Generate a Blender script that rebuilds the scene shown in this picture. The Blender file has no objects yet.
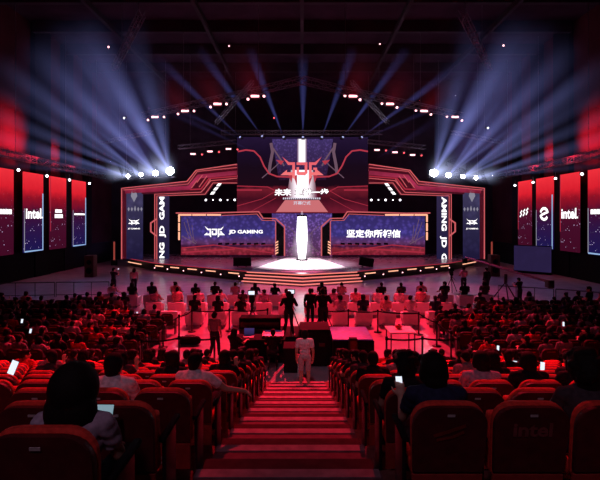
import bpy, bmesh, math, random
import numpy as np
from mathutils import Vector, Matrix, Euler

random.seed(11)
R = random.Random(5)
SC = bpy.context.scene
COL = SC.collection
PI = math.pi

# ------------------------------------------------------------------ camera
FPX, CX, CY, EYE = 450.0, 302.0, 218.0, 4.9
def P(x, y, d):
    return Vector(((x - CX) / FPX * d, d, EYE + (CY - y) / FPX * d))
cam_d = bpy.data.cameras.new('camera'); cam = bpy.data.objects.new('camera', cam_d); COL.objects.link(cam)
cam.location = (0, 0, EYE); cam.rotation_euler = (PI / 2, 0, 0)
cam_d.sensor_width = 36; cam_d.lens = 36 * FPX / 600
cam_d.shift_x = (300 - CX) / 600; cam_d.shift_y = (CY - 240) / 600
cam_d.clip_end = 200; cam_d.clip_start = 0.05
SC.camera = cam
SC.view_settings.view_transform = 'Standard'
SC.view_settings.look = 'None'
w = bpy.data.worlds.new('world'); SC.world = w; w.use_nodes = True
w.node_tree.nodes['Background'].inputs[0].default_value = (0.05, 0.01, 0.03, 1)
w.node_tree.nodes['Background'].inputs[1].default_value = 0.05

# ------------------------------------------------------------------ materials
def mat(name, col, rough=0.6, spec=0.3, metal=0.0, var=0.25, scale=8.0, emit=None, es=0.0, bump=0.0):
    m = bpy.data.materials.new(name); m.use_nodes = True
    nt = m.node_tree; b = nt.nodes['Principled BSDF']
    tc = nt.nodes.new('ShaderNodeTexCoord')
    n = nt.nodes.new('ShaderNodeTexNoise'); n.inputs['Scale'].default_value = scale; n.inputs['Detail'].default_value = 4
    nt.links.new(tc.outputs['Object'], n.inputs['Vector'])
    cr = nt.nodes.new('ShaderNodeValToRGB')
    a = [max(0, c * (1 - var)) for c in col]; z = [min(1, c * (1 + var)) for c in col]
    cr.color_ramp.elements[0].position = 0.3; cr.color_ramp.elements[1].position = 0.7
    cr.color_ramp.elements[0].color = (*a, 1); cr.color_ramp.elements[1].color = (*z, 1)
    nt.links.new(n.outputs['Fac'], cr.inputs['Fac'])
    nt.links.new(cr.outputs['Color'], b.inputs['Base Color'])
    b.inputs['Roughness'].default_value = rough
    b.inputs['Specular IOR Level'].default_value = spec
    b.inputs['Metallic'].default_value = metal
    if emit:
        b.inputs['Emission Color'].default_value = (*emit, 1); b.inputs['Emission Strength'].default_value = es
    if bump:
        bp = nt.nodes.new('ShaderNodeBump'); bp.inputs['Strength'].default_value = bump
        nt.links.new(n.outputs['Fac'], bp.inputs['Height']); nt.links.new(bp.outputs['Normal'], b.inputs['Normal'])
    return m

def glow(name, col, s):
    m = bpy.data.materials.new(name); m.use_nodes = True; nt = m.node_tree; nt.nodes.clear()
    e = nt.nodes.new('ShaderNodeEmission'); o = nt.nodes.new('ShaderNodeOutputMaterial')
    e.inputs[0].default_value = (*col, 1); e.inputs[1].default_value = s
    nt.links.new(e.outputs[0], o.inputs['Surface'])
    return m

def led(name, stops, axis='Y', speck=0.0, speck_scale=14, es=1.0, tile=0.0, tilescale=8, radial=None, noise=0.0):
    """LED picture: gradient along the panel, light specks, tile pattern. All in the panel's own coordinates."""
    m = bpy.data.materials.new(name); m.use_nodes = True; nt = m.node_tree; nt.nodes.clear()
    L = nt.links.new
    o = nt.nodes.new('ShaderNodeOutputMaterial'); e = nt.nodes.new('ShaderNodeEmission')
    tc = nt.nodes.new('ShaderNodeTexCoord'); sp = nt.nodes.new('ShaderNodeSeparateXYZ')
    L(tc.outputs['Generated'], sp.inputs[0])
    cr = nt.nodes.new('ShaderNodeValToRGB')
    els = cr.color_ramp.elements
    els[0].position, els[0].color = stops[0][0], (*stops[0][1], 1)
    els[1].position, els[1].color = stops[-1][0], (*stops[-1][1], 1)
    for p, c in stops[1:-1]:
        k = els.new(p); k.color = (*c, 1)
    src = sp.outputs[axis]
    if noise:
        nz = nt.nodes.new('ShaderNodeTexNoise'); nz.inputs['Scale'].default_value = 1.3; nz.inputs['Detail'].default_value = 3
        L(tc.outputs['Object'], nz.inputs['Vector'])
        ma = nt.nodes.new('ShaderNodeMath'); ma.operation = 'MULTIPLY_ADD'; ma.inputs[1].default_value = noise; 
        L(nz.outputs['Fac'], ma.inputs[0]); 
        sb = nt.nodes.new('ShaderNodeMath'); sb.operation = 'SUBTRACT'; sb.inputs[1].default_value = noise * 0.5
        L(src, sb.inputs[0]); L(sb.outputs[0], ma.inputs[2]); src = ma.outputs[0]
    L(src, cr.inputs['Fac'])
    out = cr.outputs['Color']
    if speck:
        v = nt.nodes.new('ShaderNodeTexVoronoi'); v.inputs['Scale'].default_value = speck_scale / 4
        L(tc.outputs['Object'], v.inputs['Vector'])
        lt = nt.nodes.new('ShaderNodeMath'); lt.operation = 'LESS_THAN'; lt.inputs[1].default_value = 0.16
        L(v.outputs['Distance'], lt.inputs[0])
        fade = nt.nodes.new('ShaderNodeMapRange'); fade.inputs[1].default_value = 0.75; fade.inputs[2].default_value = 0.35
        L(sp.outputs[axis], fade.inputs[0])
        sepc = nt.nodes.new('ShaderNodeSeparateColor'); L(v.outputs['Color'], sepc.inputs[0])
        pw = nt.nodes.new('ShaderNodeMath'); pw.operation = 'POWER'; pw.inputs[1].default_value = 3.0; L(sepc.outputs[0], pw.inputs[0])
        m1 = nt.nodes.new('ShaderNodeMath'); m1.operation = 'MULTIPLY'; L(lt.outputs[0], m1.inputs[0]); L(pw.outputs[0], m1.inputs[1])
        m2 = nt.nodes.new('ShaderNodeMath'); m2.operation = 'MULTIPLY'; L(m1.outputs[0], m2.inputs[0]); L(fade.outputs[0], m2.inputs[1])
        m3 = nt.nodes.new('ShaderNodeMath'); m3.operation = 'MULTIPLY'; m3.inputs[1].default_value = speck; L(m2.outputs[0], m3.inputs[0])
        mx = nt.nodes.new('ShaderNodeMix'); mx.data_type = 'RGBA'; L(m3.outputs[0], mx.inputs['Factor'])
        L(out, mx.inputs['A']); mx.inputs['B'].default_value = (0.75, 0.6, 0.95, 1); out = mx.outputs['Result']
    if tile:
        v = nt.nodes.new('ShaderNodeTexVoronoi'); v.inputs['Scale'].default_value = tilescale / 6; v.feature = 'F1'; v.distance = 'MANHATTAN'
        L(tc.outputs['Object'], v.inputs['Vector'])
        mr = nt.nodes.new('ShaderNodeMapRange'); mr.inputs[1].default_value = 0.1; mr.inputs[2].default_value = 0.8
        mr.inputs[3].default_value = 1 + tile; mr.inputs[4].default_value = 1 - tile
        L(v.outputs['Distance'], mr.inputs[0])
        vm = nt.nodes.new('ShaderNodeVectorMath'); vm.operation = 'SCALE'; L(out, vm.inputs[0]); L(mr.outputs[0], vm.inputs['Scale']); out = vm.outputs[0]
    L(out, e.inputs['Color']); e.inputs['Strength'].default_value = es
    L(e.outputs[0], o.inputs['Surface'])
    return m

def soft(name, core, edge, es=1.0, k=1.6, vert=False):
    """LED glow that is brightest along the middle of its panel and sinks into the edge colour"""
    m = bpy.data.materials.new(name); m.use_nodes = True; nt = m.node_tree; nt.nodes.clear(); L = nt.links.new
    o = nt.nodes.new('ShaderNodeOutputMaterial'); e = nt.nodes.new('ShaderNodeEmission'); tc = nt.nodes.new('ShaderNodeTexCoord'); sp = nt.nodes.new('ShaderNodeSeparateXYZ')
    L(tc.outputs['Generated'], sp.inputs[0])
    a = nt.nodes.new('ShaderNodeMath'); a.operation = 'SUBTRACT'; a.inputs[1].default_value = 0.5; L(sp.outputs['X'], a.inputs[0])
    b = nt.nodes.new('ShaderNodeMath'); b.operation = 'ABSOLUTE'; L(a.outputs[0], b.inputs[0])
    mr = nt.nodes.new('ShaderNodeMapRange'); mr.interpolation_type = 'SMOOTHSTEP'; mr.inputs[1].default_value = 0.5; mr.inputs[2].default_value = 0.5 - 0.5 / k
    L(b.outputs[0], mr.inputs[0])
    mx = nt.nodes.new('ShaderNodeMix'); mx.data_type = 'RGBA'; L(mr.outputs[0], mx.inputs['Factor']); mx.inputs['A'].default_value = (*edge, 1); mx.inputs['B'].default_value = (*core, 1)
    L(mx.outputs['Result'], e.inputs['Color']); e.inputs['Strength'].default_value = es; L(e.outputs[0], o.inputs['Surface']); return m

M = {}
M['black'] = mat('matte_black', (0.009, 0.007, 0.009), 0.85, 0.06)
M['dark'] = mat('dark_hall_paint', (0.03, 0.02, 0.03), 0.85, 0.1, scale=0.6)
M['wall'] = mat('side_wall_drape', (0.055, 0.012, 0.018), 0.9, 0.03, scale=0.5)
M['ceil'] = mat('ceiling_black', (0.035, 0.016, 0.03), 0.95, 0.0, scale=0.4)
M['floor'] = mat('polished_floor', (0.40, 0.30, 0.36), 0.26, 0.5, scale=1.5, var=0.12)
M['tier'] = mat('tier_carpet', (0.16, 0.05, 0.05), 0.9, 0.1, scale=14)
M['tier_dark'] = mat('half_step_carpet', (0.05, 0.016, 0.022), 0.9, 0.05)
M['mark_dim'] = mat('seat_print', (0.22, 0.05, 0.055), 0.6, 0.2)
M['tread'] = mat('step_carpet', (0.13, 0.05, 0.065), 0.8, 0.1, scale=10, var=0.2)
M['nosing'] = mat('step_nosing', (0.26, 0.15, 0.18), 0.7, 0.1)
M['stage'] = mat('stage_gloss', (0.30, 0.24, 0.30), 0.22, 0.5, scale=2, var=0.1)
M['skirt'] = mat('stage_skirt_black', (0.015, 0.01, 0.014), 0.5, 0.3)
M['truss'] = mat('truss_metal', (0.12, 0.10, 0.12), 0.4, 0.5, 0.7)
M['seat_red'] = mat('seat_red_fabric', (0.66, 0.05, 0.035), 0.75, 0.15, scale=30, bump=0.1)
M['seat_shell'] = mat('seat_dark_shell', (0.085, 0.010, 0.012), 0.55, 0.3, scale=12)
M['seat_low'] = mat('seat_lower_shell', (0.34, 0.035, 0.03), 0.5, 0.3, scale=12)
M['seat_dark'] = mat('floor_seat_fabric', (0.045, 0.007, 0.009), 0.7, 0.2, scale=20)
M['plate'] = mat('seat_plate', (0.55, 0.5, 0.5), 0.4, 0.5)
M['sofa'] = mat('white_leather', (0.80, 0.74, 0.76), 0.45, 0.4, scale=6, var=0.06)
M['metal'] = mat('dark_metal', (0.05, 0.04, 0.045), 0.35, 0.5, 0.8)
M['skin'] = mat('skin_tan', (0.52, 0.30, 0.22), 0.55, 0.3, scale=5, var=0.1)
M['hair'] = mat('hair_black', (0.010, 0.007, 0.007), 0.75, 0.12, scale=90, bump=0.8)
M['hair_grey'] = mat('hair_ash', (0.11, 0.075, 0.08), 0.6, 0.3, scale=60, bump=0.4)
M['hair_red_lit'] = mat('hair_red_lit', (0.25, 0.03, 0.03), 0.6, 0.3, scale=60, bump=0.3)  # red stage light on one head, put into the hair colour
M['shoe'] = mat('shoe_white', (0.6, 0.55, 0.55), 0.5, 0.3)
M['jeans'] = mat('trousers_dark', (0.025, 0.022, 0.035), 0.8, 0.1, scale=40)
M['shorts'] = mat('shorts_pale', (0.55, 0.45, 0.46), 0.8, 0.1, scale=40)
SHIRT = {}
for n_, c_ in dict(black=(0.012, 0.010, 0.013), charcoal=(0.05, 0.04, 0.05), white=(0.72, 0.66, 0.70), lavender=(0.40, 0.33, 0.42),
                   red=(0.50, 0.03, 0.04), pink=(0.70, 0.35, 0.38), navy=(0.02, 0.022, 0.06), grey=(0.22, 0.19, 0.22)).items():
    SHIRT[n_] = mat('shirt_' + n_, c_, 0.8, 0.1, scale=25, bump=0.15)
M['neon'] = glow('neon_orange', (1.0, 0.18, 0.20), 0.60)
M['neon_step'] = glow('neon_step', (1.0, 0.24, 0.20), 1.1)
M['neon_hot'] = glow('neon_amber', (1.0, 0.45, 0.28), 1.25)
M['neon_red'] = glow('neon_red', (0.62, 0.04, 0.08), 0.6)
M['redband'] = led('red_band', [(0, (0.16, 0.01, 0.03)), (0.5, (0.42, 0.03, 0.09)), (1, (0.20, 0.015, 0.04))], axis='Y', noise=0.5)
M['fascia'] = mat('fascia_maroon', (0.10, 0.016, 0.028), 0.4, 0.4, emit=(0.35, 0.02, 0.06), es=0.12)
M['white_glow'] = glow('white_led', (1.0, 0.95, 0.97), 1.5)
M['white_soft'] = glow('white_led_soft', (0.75, 0.72, 0.85), 0.9)
M['grey_led'] = glow('grey_led', (0.45, 0.42, 0.55), 0.55)
M['blue_edge'] = glow('ice_blue_led', (0.40, 0.62, 1.0), 0.75)
M['lamp_white'] = glow('lamp_white', (0.85, 0.92, 1.0), 60)
M['lamp_wall'] = glow('lamp_wall_white', (0.88, 0.93, 1.0), 6)
M['lamp_beam'] = glow('lamp_beam', (0.5, 0.55, 1.0), 0.8)
M['lamp_small'] = glow('lamp_small_white', (0.9, 0.92, 1.0), 5)
M['lamp_pink'] = glow('lamp_pink', (1.0, 0.45, 0.50), 3.2)
M['lamp_red'] = glow('lamp_red', (1.0, 0.10, 0.12), 2.0)
M['phone'] = glow('phone_screen', (0.80, 0.86, 1.0), 1.1)
M['dimblue'] = led('dim_blue_screen', [(0, (0.02, 0.012, 0.05)), (1, (0.05, 0.03, 0.14))], noise=0.4)
M['screenlow'] = led('stage_screen', [(0, (0.20, 0.012, 0.03)), (0.14, (0.33, 0.03, 0.05)), (0.22, (0.06, 0.01, 0.05)), (0.30, (0.15, 0.045, 0.16)), (0.5, (0.065, 0.045, 0.27)), (1, (0.05, 0.032, 0.18))], tile=0.35, tilescale=14, noise=0.1)
M['screenup'] = led('hall_screen', [(0, (0.16, 0.010, 0.028)), (0.18, (0.05, 0.004, 0.012)), (0.31, (0.15, 0.010, 0.022)), (0.36, (0.012, 0.003, 0.008)), (0.6, (0.009, 0.003, 0.009)), (0.8, (0.010, 0.004, 0.018)), (1, (0.016, 0.007, 0.032))], noise=0.10)
M['screenmid'] = led('hall_screen_centre', [(0, (0.03, 0.008, 0.03)), (1, (0.075, 0.045, 0.19))], tile=0.35, tilescale=26)
M['colglow'] = soft('column_glow', (1.3, 1.2, 1.3), (0.10, 0.03, 0.12), 1.0, 1.5)
M['colglow_wide'] = soft('column_glow_wide', (1.3, 1.15, 1.25), (0.16, 0.02, 0.06), 1.0, 1.25)
M['tablet'] = led('tablet_picture', [(0, (0.20, 0.30, 0.36)), (0.5, (0.50, 0.66, 0.72)), (1, (0.30, 0.42, 0.50))], noise=1.6)
M['carpet'] = mat('white_lit_patch', (0.75, 0.66, 0.70), 0.7, 0.2)  # pale colour standing in for the white light on the deck
M['outline'] = glow('lettering_outline', (0.10, 0.01, 0.04), 0.6)
M['tileblue'] = led('tile_backdrop', [(0, (0.20, 0.05, 0.14)), (0.5, (0.16, 0.07, 0.26)), (1, (0.13, 0.07, 0.34))], tile=0.5, tilescale=22)
M['colled'] = led('column_screen', [(0, (0.014, 0.010, 0.045)), (0.5, (0.03, 0.024, 0.075)), (1, (0.06, 0.05, 0.12))], tile=0.2)
M['coldark'] = led('text_column_screen', [(0, (0.015, 0.012, 0.05)), (1, (0.03, 0.02, 0.06))])
M['banner_red'] = led('banner_red', [(0, (0.05, 0.003, 0.016)), (0.3, (0.055, 0.004, 0.020)), (0.52, (0.075, 0.004, 0.020)), (0.68, (0.30, 0.006, 0.018)), (0.8, (0.70, 0.014, 0.028)), (1, (0.86, 0.030, 0.045))], speck=1.3, speck_scale=18, noise=0.12)
M['banner_blue'] = led('banner_blue', [(0, (0.010, 0.008, 0.075)), (0.3, (0.025, 0.007, 0.055)), (0.5, (0.045, 0.004, 0.028)), (0.68, (0.28, 0.006, 0.018)), (0.8, (0.70, 0.014, 0.028)), (1, (0.86, 0.030, 0.045))], speck=1.3, speck_scale=18, noise=0.12)
M['mech'] = glow('mech_arm_red', (0.70, 0.06, 0.10), 0.65)
M['mechgrey'] = glow('mech_grey', (0.30, 0.16, 0.24), 0.5)
M['emblem'] = led('emblem_red', [(0, (0.95, 0.22, 0.22)), (0.5, (0.9, 0.15, 0.17)), (1, (0.72, 0.09, 0.13))], es=1.0)
M['ledfloor'] = glow('lit_floor_image', (0.75, 0.20, 0.22), 0.8)

# ------------------------------------------------------------------ geometry helper
class MB:
    def __init__(s): s.v = []; s.f = []; s.m = []; s.sm = []
    def add(s, vs, fs, mi=0, smooth=False):
        b = len(s.v); s.v += [tuple(v) for v in vs]
        for f in fs: s.f.append([b + i for i in f]); s.m.append(mi); s.sm.append(smooth)
        return s
    def box(s, c, size, rot=None, mi=0, taper=1.0):
        x, y, z = (k / 2 for k in size); c = Vector(c)
        pts = [Vector((sx * x * (taper if sz > 0 else 1), sy * y * (taper if sz > 0 else 1), sz * z)) for sz in (-1, 1) for sx, sy in ((-1, -1), (1, -1), (1, 1), (-1, 1))]
        if rot: 
            e = Euler(rot).to_matrix(); pts = [e @ p for p in pts]
        return s.add([c + p for p in pts], [(3, 2, 1, 0), (4, 5, 6, 7), (0, 1, 5, 4), (1, 2, 6, 5), (2, 3, 7, 6), (3, 0, 4, 7)], mi)
    def rbox(s, c, size, r=0.02, rot=None, mi=0):
        """box with bevelled edges (chamfer)"""
        bm = bmesh.new(); bmesh.ops.create_cube(bm, size=1.0)
        for v in bm.verts: v.co = Vector((v.co.x * size[0], v.co.y * size[1], v.co.z * size[2]))
        bmesh.ops.bevel(bm, geom=list(bm.edges), offset=min(r, min(size) * 0.45), segments=2, affect='EDGES', profile=0.6)
        e = Euler(rot).to_matrix() if rot else Matrix.Identity(3)
        bm.verts.index_update()
        s.add([Vector(c) + e @ v.co for v in bm.verts], [[v.index for v in f.verts] for f in bm.faces], mi, True); bm.free(); return s
    def bar(s, a, b, w=0.05, mi=0, n=4, w2=None):
        a, b = Vector(a), Vector(b); d = (b - a)
        if d.length < 1e-6: return s
        d.normalize(); u = d.orthogonal().normalized(); v = d.cross(u); w2 = w if w2 is None else w2
        A = [a + (u * math.cos(t) + v * math.sin(t)) * w / 2 for t in (PI * 2 * (i + .5) / n for i in range(n))]
        B = [b + (u * math.cos(t) + v * math.sin(t)) * w2 / 2 for t in (PI * 2 * (i + .5) / n for i in range(n))]
        return s.add(A + B, [tuple(reversed(range(n))), tuple(range(n, 2 * n))] + [(i, (i + 1) % n, n + (i + 1) % n, n + i) for i in range(n)], mi, n > 6)
    def prism(s, poly, z0, z1, mi=0):
        """2-D polygon (local x,y) extruded in local z"""
        n = len(poly); a = sum(poly[i][0] * poly[(i + 1) % n][1] - poly[(i + 1) % n][0] * poly[i][1] for i in range(n))
        if a < 0: poly = poly[::-1]
        return s.add([(x, y, z0) for x, y in poly] + [(x, y, z1) for x, y in poly],
                     [tuple(reversed(range(n))), tuple(range(n, 2 * n))] + [(i, (i + 1) % n, n + (i + 1) % n, n + i) for i in range(n)], mi)
    def strip(s, pts, wd, z0, z1, mi=0):
        """polyline band of width wd in local x,y"""
        pts = [Vector(p) for p in pts]; n = len(pts); L = []; Rr = []
        for i, p in enumerate(pts):
            d = Vector((0, 0))
            if i > 0: d += (p - pts[i - 1]).normalized()
            if i < n - 1: d += (pts[i + 1] - p).normalized()
            d.normalize(); nn = Vector((-d.y, d.x)); L.append(p + nn * wd / 2); Rr.append(p - nn * wd / 2)
        for i in range(n - 1):
            s.prism([tuple(Rr[i]), tuple(Rr[i + 1]), tuple(L[i + 1]), tuple(L[i])], z0, z1, mi)
        return s
    def ell(s, c, r, rot=None, mi=0, nu=16, nv=10):
        c = Vector(c); e = rot if isinstance(rot, Matrix) else (Euler(rot).to_matrix() if rot else Matrix.Identity(3)); vs = []
        vs.append(c + e @ Vector((0, 0, -r[2])))
        for j in range(1, nv):
            t = -PI / 2 + PI * j / nv
            for i in range(nu):
                a = 2 * PI * i / nu; vs.append(c + e @ Vector((r[0] * math.cos(t) * math.cos(a), r[1] * math.cos(t) * math.sin(a), r[2] * math.sin(t))))
        vs.append(c + e @ Vector((0, 0, r[2]))); fs = []
        for i in range(nu): fs.append((0, 1 + (i + 1) % nu, 1 + i))
        for j in range(nv - 2):
            for i in range(nu): a = 1 + j * nu; fs.append((a + i, a + (i + 1) % nu, a + nu + (i + 1) % nu, a + nu + i))
        a = 1 + (nv - 2) * nu
        for i in range(nu): fs.append((a + i, a + (i + 1) % nu, len(vs) - 1))
        return s.add(vs, fs, mi, True)
    def cap(s, a, b, ra, rb, mi=0, n=12):
        a, b = Vector(a), Vector(b); d = b - a; L = d.length
        if L < 1e-6: return s.ell(a, (ra, ra, ra), mi=mi)
        d.normalize(); u = d.orthogonal().normalized(); v = d.cross(u); rings = []
        for t in (-PI / 2 * .66, -PI / 2 * .33, 0): rings.append((a + d * ra * math.sin(t), ra * math.cos(t)))
        for t in (0, PI / 2 * .33, PI / 2 * .66): rings.append((b + d * rb * math.sin(t), rb * math.cos(t)))
        vs = [a - d * ra]
        for c, r in rings: vs += [c + (u * math.cos(2 * PI * i / n) + v * math.sin(2 * PI * i / n)) * r for i in range(n)]
        vs.append(b + d * rb); fs = [(0, 1 + (i + 1) % n, 1 + i) for i in range(n)]
        for j in range(5):
            k = 1 + j * n; fs += [(k + i, k + (i + 1) % n, k + n + (i + 1) % n, k + n + i) for i in range(n)]
        k = 1 + 5 * n; fs += [(k + i, k + (i + 1) % n, len(vs) - 1) for i in range(n)]
        return s.add(vs, fs, mi, True)
    def cyl(s, a, b, r, mi=0, n=16, r2=None): return s.bar(a, b, 2 * r, mi, n, None if r2 is None else 2 * r2)
    def mesh(s, name, mats):
        me = bpy.data.meshes.new(name); me.from_pydata(s.v, [], s.f)
        for m_ in (mats if isinstance(mats, (list, tuple)) else [mats]): me.materials.append(m_)
        me.polygons.foreach_set('material_index', s.m); me.polygons.foreach_set('use_smooth', s.sm); me.update()
        return me
    def build(s, name, mats, parent=None, matrix=None, loc=None):
        o = bpy.data.objects.new(name, s.mesh(name, mats)); COL.objects.link(o)
        if parent is not None: o.parent = parent
        if matrix is not None: o.matrix_basis = matrix
        if loc is not None: o.location = loc
        return o

LABELS = {}
def tag(o, label, cat, group=None, kind=None):
    assert '_' not in label
    o['label'] = label; o['category'] = cat
    if group: o['group'] = group
    if kind: o['kind'] = kind
    LABELS.setdefault(label, []).append((o.name, group))
    return o
def empty(name, loc, label, cat, group=None, rotz=0, matrix=None):
    o = bpy.data.objects.new(name, None); COL.objects.link(o); o.empty_display_size = 0.2
    if matrix is not None: o.matrix_basis = matrix
    else: o.location = loc; o.rotation_euler = (0, 0, rotz)
    return tag(o, label, cat, group)
def struct(o): o['kind'] = 'structure'; return o
def dup(root, matrix=None, loc=None, rotz=0, label=None, group=None):
    r = root.copy(); COL.objects.link(r)
    if matrix is not None: r.matrix_basis = matrix
    else: r.location = loc; r.rotation_euler = (0, 0, rotz)
    if label: r['label'] = label; LABELS.setdefault(label, []).append((r.name, group))
    if group: r['group'] = group
    kids = []
    for ch in list(root.children):
        c = ch.copy(); COL.objects.link(c); c.parent = r; kids.append(c)
        for g in list(ch.children):
            d = g.copy(); COL.objects.link(d); d.parent = c
    return r, kids

def frame(origin, right, up):
    r, u = Vector(right).normalized(), Vector(up).normalized(); n = r.cross(u)
    m = Matrix.Identity(4)
    for i in range(3): m[i][0], m[i][1], m[i][2], m[i][3] = r[i], u[i], n[i], origin[i]
    return m

TXT = {}
def text_geo(s, h, bold=0.0, width=None, shear=0.0, space=1.0):
    """lettering as mesh data, centred, cap height about h; returns (verts, faces)"""
    key = (s, bold, shear, space)
    if key not in TXT:
        c = bpy.data.curves.new('lettering', 'FONT'); c.body = s; c.size = 1.0; c.offset = bold; c.shear = shear; c.space_character = space
        c.resolution_u = 3
        o = bpy.data.objects.new('lettering', c); COL.objects.link(o)
        dg = bpy.context.evaluated_depsgraph_get(); me = bpy.data.meshes.new_from_object(o.evaluated_get(dg))
        vs = [v.co.copy() for v in me.vertices]; fs = [list(p.vertices) for p in me.polygons]
        bpy.data.objects.remove(o); bpy.data.curves.remove(c); bpy.data.meshes.remove(me); TXT[key] = (vs, fs)
    vs, fs = TXT[key]
    xs = [v.x for v in vs]; ys = [v.y for v in vs]
    cx, cy = (min(xs) + max(xs)) / 2, (min(ys) + max(ys)) / 2
    k = h / (max(ys) - min(ys)); kx = k if width is None else width / (max(xs) - min(xs))
    return [((v.x - cx) * kx, (v.y - cy) * k) for v in vs], fs
def put_text(mb, s, cx, cy, h, z, width=None, bold=0.0, mi=0, rot=0.0, shear=0.0, space=1.0):
    pts, fs = text_geo(s, h, bold, width, shear, space); c, sn = math.cos(rot), math.sin(rot)
    mb.add([(cx + x * c - y * sn, cy + x * sn + y * c, z) for x, y in pts], fs, mi); return mb

EMB = [
    [(7, 90), (32, 70), (54, 70), (54, 60), (28, 60)], [(44, 60), (54, 60), (54, 5), (44, 15)], [(0, 22), (24, 42), (24, 33), (44, 33), (44, 22)],
    [(60, 70), (100, 70), (100, 60), (60, 60)], [(90, 60), (100, 60), (100, 30), (90, 20)], [(60, 26), (66, 34), (90, 34), (90, 22), (66, 22)], [(60, 52), (69, 52), (69, 34), (60, 26)],
    [(153, 90), (128, 70), (106, 70), (106, 60), (132, 60)], [(106, 60), (116, 60), (116, 15), (106, 5)], [(160, 22), (136, 42), (136, 50), (122, 50), (122, 42), (128, 42), (128, 33), (116, 33), (116, 22)],
]
def put_emblem(mb, cx, cy, w, z0, z1, mi=0):
    k = w / 160
    for poly in EMB: mb.prism([(cx + (x - 80) * k, cy + (y - 47) * k) for x, y in poly], z0, z1, mi)
    return mb
# ================================================================== SETTING
HX = 22.6
struct(MB().box((0, 24.5, -0.1), (2 * HX + 1, 58, 0.2)).build('floor', M['floor']))
struct(MB().box((0, 24.5, 21.2), (2 * HX + 1, 58, 0.2)).build('ceiling', M['ceil']))
struct(MB().box((-HX, 24.5, 10.5), (0.3, 58, 21.2)).build('wall_left', M['wall']))
struct(MB().box((HX, 24.5, 10.5), (0.3, 58, 21.2)).build('wall_right', M['wall']))
struct(MB().box((0, 53.2, 10.5), (2 * HX, 0.3, 21.2)).build('wall_back', M['dark']))
struct(MB().box((0, -4.2, 10.5), (2 * HX, 0.3, 21.2)).build('wall_front', M['dark']))
# dark pilasters between the drapes on both side walls
for sx, nm in ((-1, 'left'), (1, 'right')):
    for k, (yy, ww) in enumerate(((30.0, 1.2), (38.35, 2.3), (42.6, 1.6), (46.6, 1.2))):
        struct(MB().box((sx * (HX - 0.35), yy, 10.5), (0.42, ww, 21.0)).build(f'trim_{nm}_pilaster', M['black']))
    struct(MB().box((sx * (HX - 0.3), 38, 1.1), (0.34, 28, 2.2)).build(f'trim_{nm}_dado', M['black']))

# seating tiers: row k stands on a platform at height TZ(k)
PITCH = 0.95
def DK(k): return 2.1 + PITCH * k
def TZ(k): return max(0.03, 3.59 - 0.284 * DK(k))
AL, AR = -0.93, 0.68        # edges of the stair aisle
hs_ = MB(); tl = MB(); st = MB(); ns = MB()
for k in range(-5, 12):
    y0, y1 = DK(k) - 0.12, DK(k) + 0.83
    for xa, xb in ((-15.5, AL), (AR, 15.5)):
        tl.box(((xa + xb) / 2, (y0 + y1) / 2, TZ(k) / 2), (xb - xa, y1 - y0, TZ(k)))
    xa, xb = AL - 0.0, AR + 0.0
    st.box(((xa + xb) / 2, (y0 + y1) / 2, TZ(k) / 2 - 0.002), (xb - xa, y1 - y0, TZ(k)))
    ns.box(((xa + xb) / 2, y1 - 0.06, TZ(k) + 0.006), (xb - xa - 0.04, 0.12, 0.012))
    if k > -5:
        zz = (TZ(k) + TZ(k - 1)) / 2
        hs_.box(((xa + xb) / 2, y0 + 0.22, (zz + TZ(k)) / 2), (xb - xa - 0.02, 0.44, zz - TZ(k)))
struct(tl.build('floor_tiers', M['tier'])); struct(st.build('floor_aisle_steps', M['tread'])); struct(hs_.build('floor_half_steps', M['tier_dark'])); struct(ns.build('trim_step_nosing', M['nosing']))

# ================================================================== STAGE
SZ = 0.8
edge = [(-17.9, 46.0), (-13.4, 41.0), (-4.25, 34.7), (0, 32.95), (4.25, 34.7), (13.4, 41.0), (17.9, 46.0)]
stage = empty('stage', (0, 0, 0), 'wide low show stage with a shallow pointed front and glowing step edges', 'stage')
poly = edge + [(17.9, 51.5), (-17.9, 51.5)]
MB().prism(poly, SZ - 0.06, SZ).build('deck', M['stage'], stage)
MB().prism([(x * 0.985, y + 0.25) for x, y in edge] + [(17.6, 51.4), (-17.6, 51.4)], 0.01, SZ - 0.07).build('skirt', M['skirt'], stage)
for pts in (edge[0:3], edge[4:7]): MB().strip(pts, 0.06, SZ - 0.04, SZ + 0.01).build('edge_light', M['neon_red'], stage)
MB().prism([(-1.6, 46.5), (1.6, 46.5), (4.0, 36.0), (1.0, 33.9), (-1.0, 33.9), (-4.0, 36.0)], SZ + 0.001, SZ + 0.012).build('white_lit_patch', M['carpet'], stage)  # pool of white stage light laid on the deck as a pale patch
for i, off in enumerate((0.0, 0.30, 0.60, 0.90)):
    pl = [(-4.25 - 0.1 * i, 34.7 - off * 0.75), (0, 32.95 - off), (4.25 + 0.1 * i, 34.7 - off * 0.75)]
    zt = SZ - 0.2 * i
    if i: MB().prism(pl + [(4.25, 35.2), (-4.25, 35.2)], max(0.012, zt - 0.2), zt - 0.035).build('step', M['stage'], stage)
    MB().strip([(x, y - 0.03) for x, y in pl], 0.07, zt - 0.10, zt - 0.028).build('step_light', M['neon_step'], stage)
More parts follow.
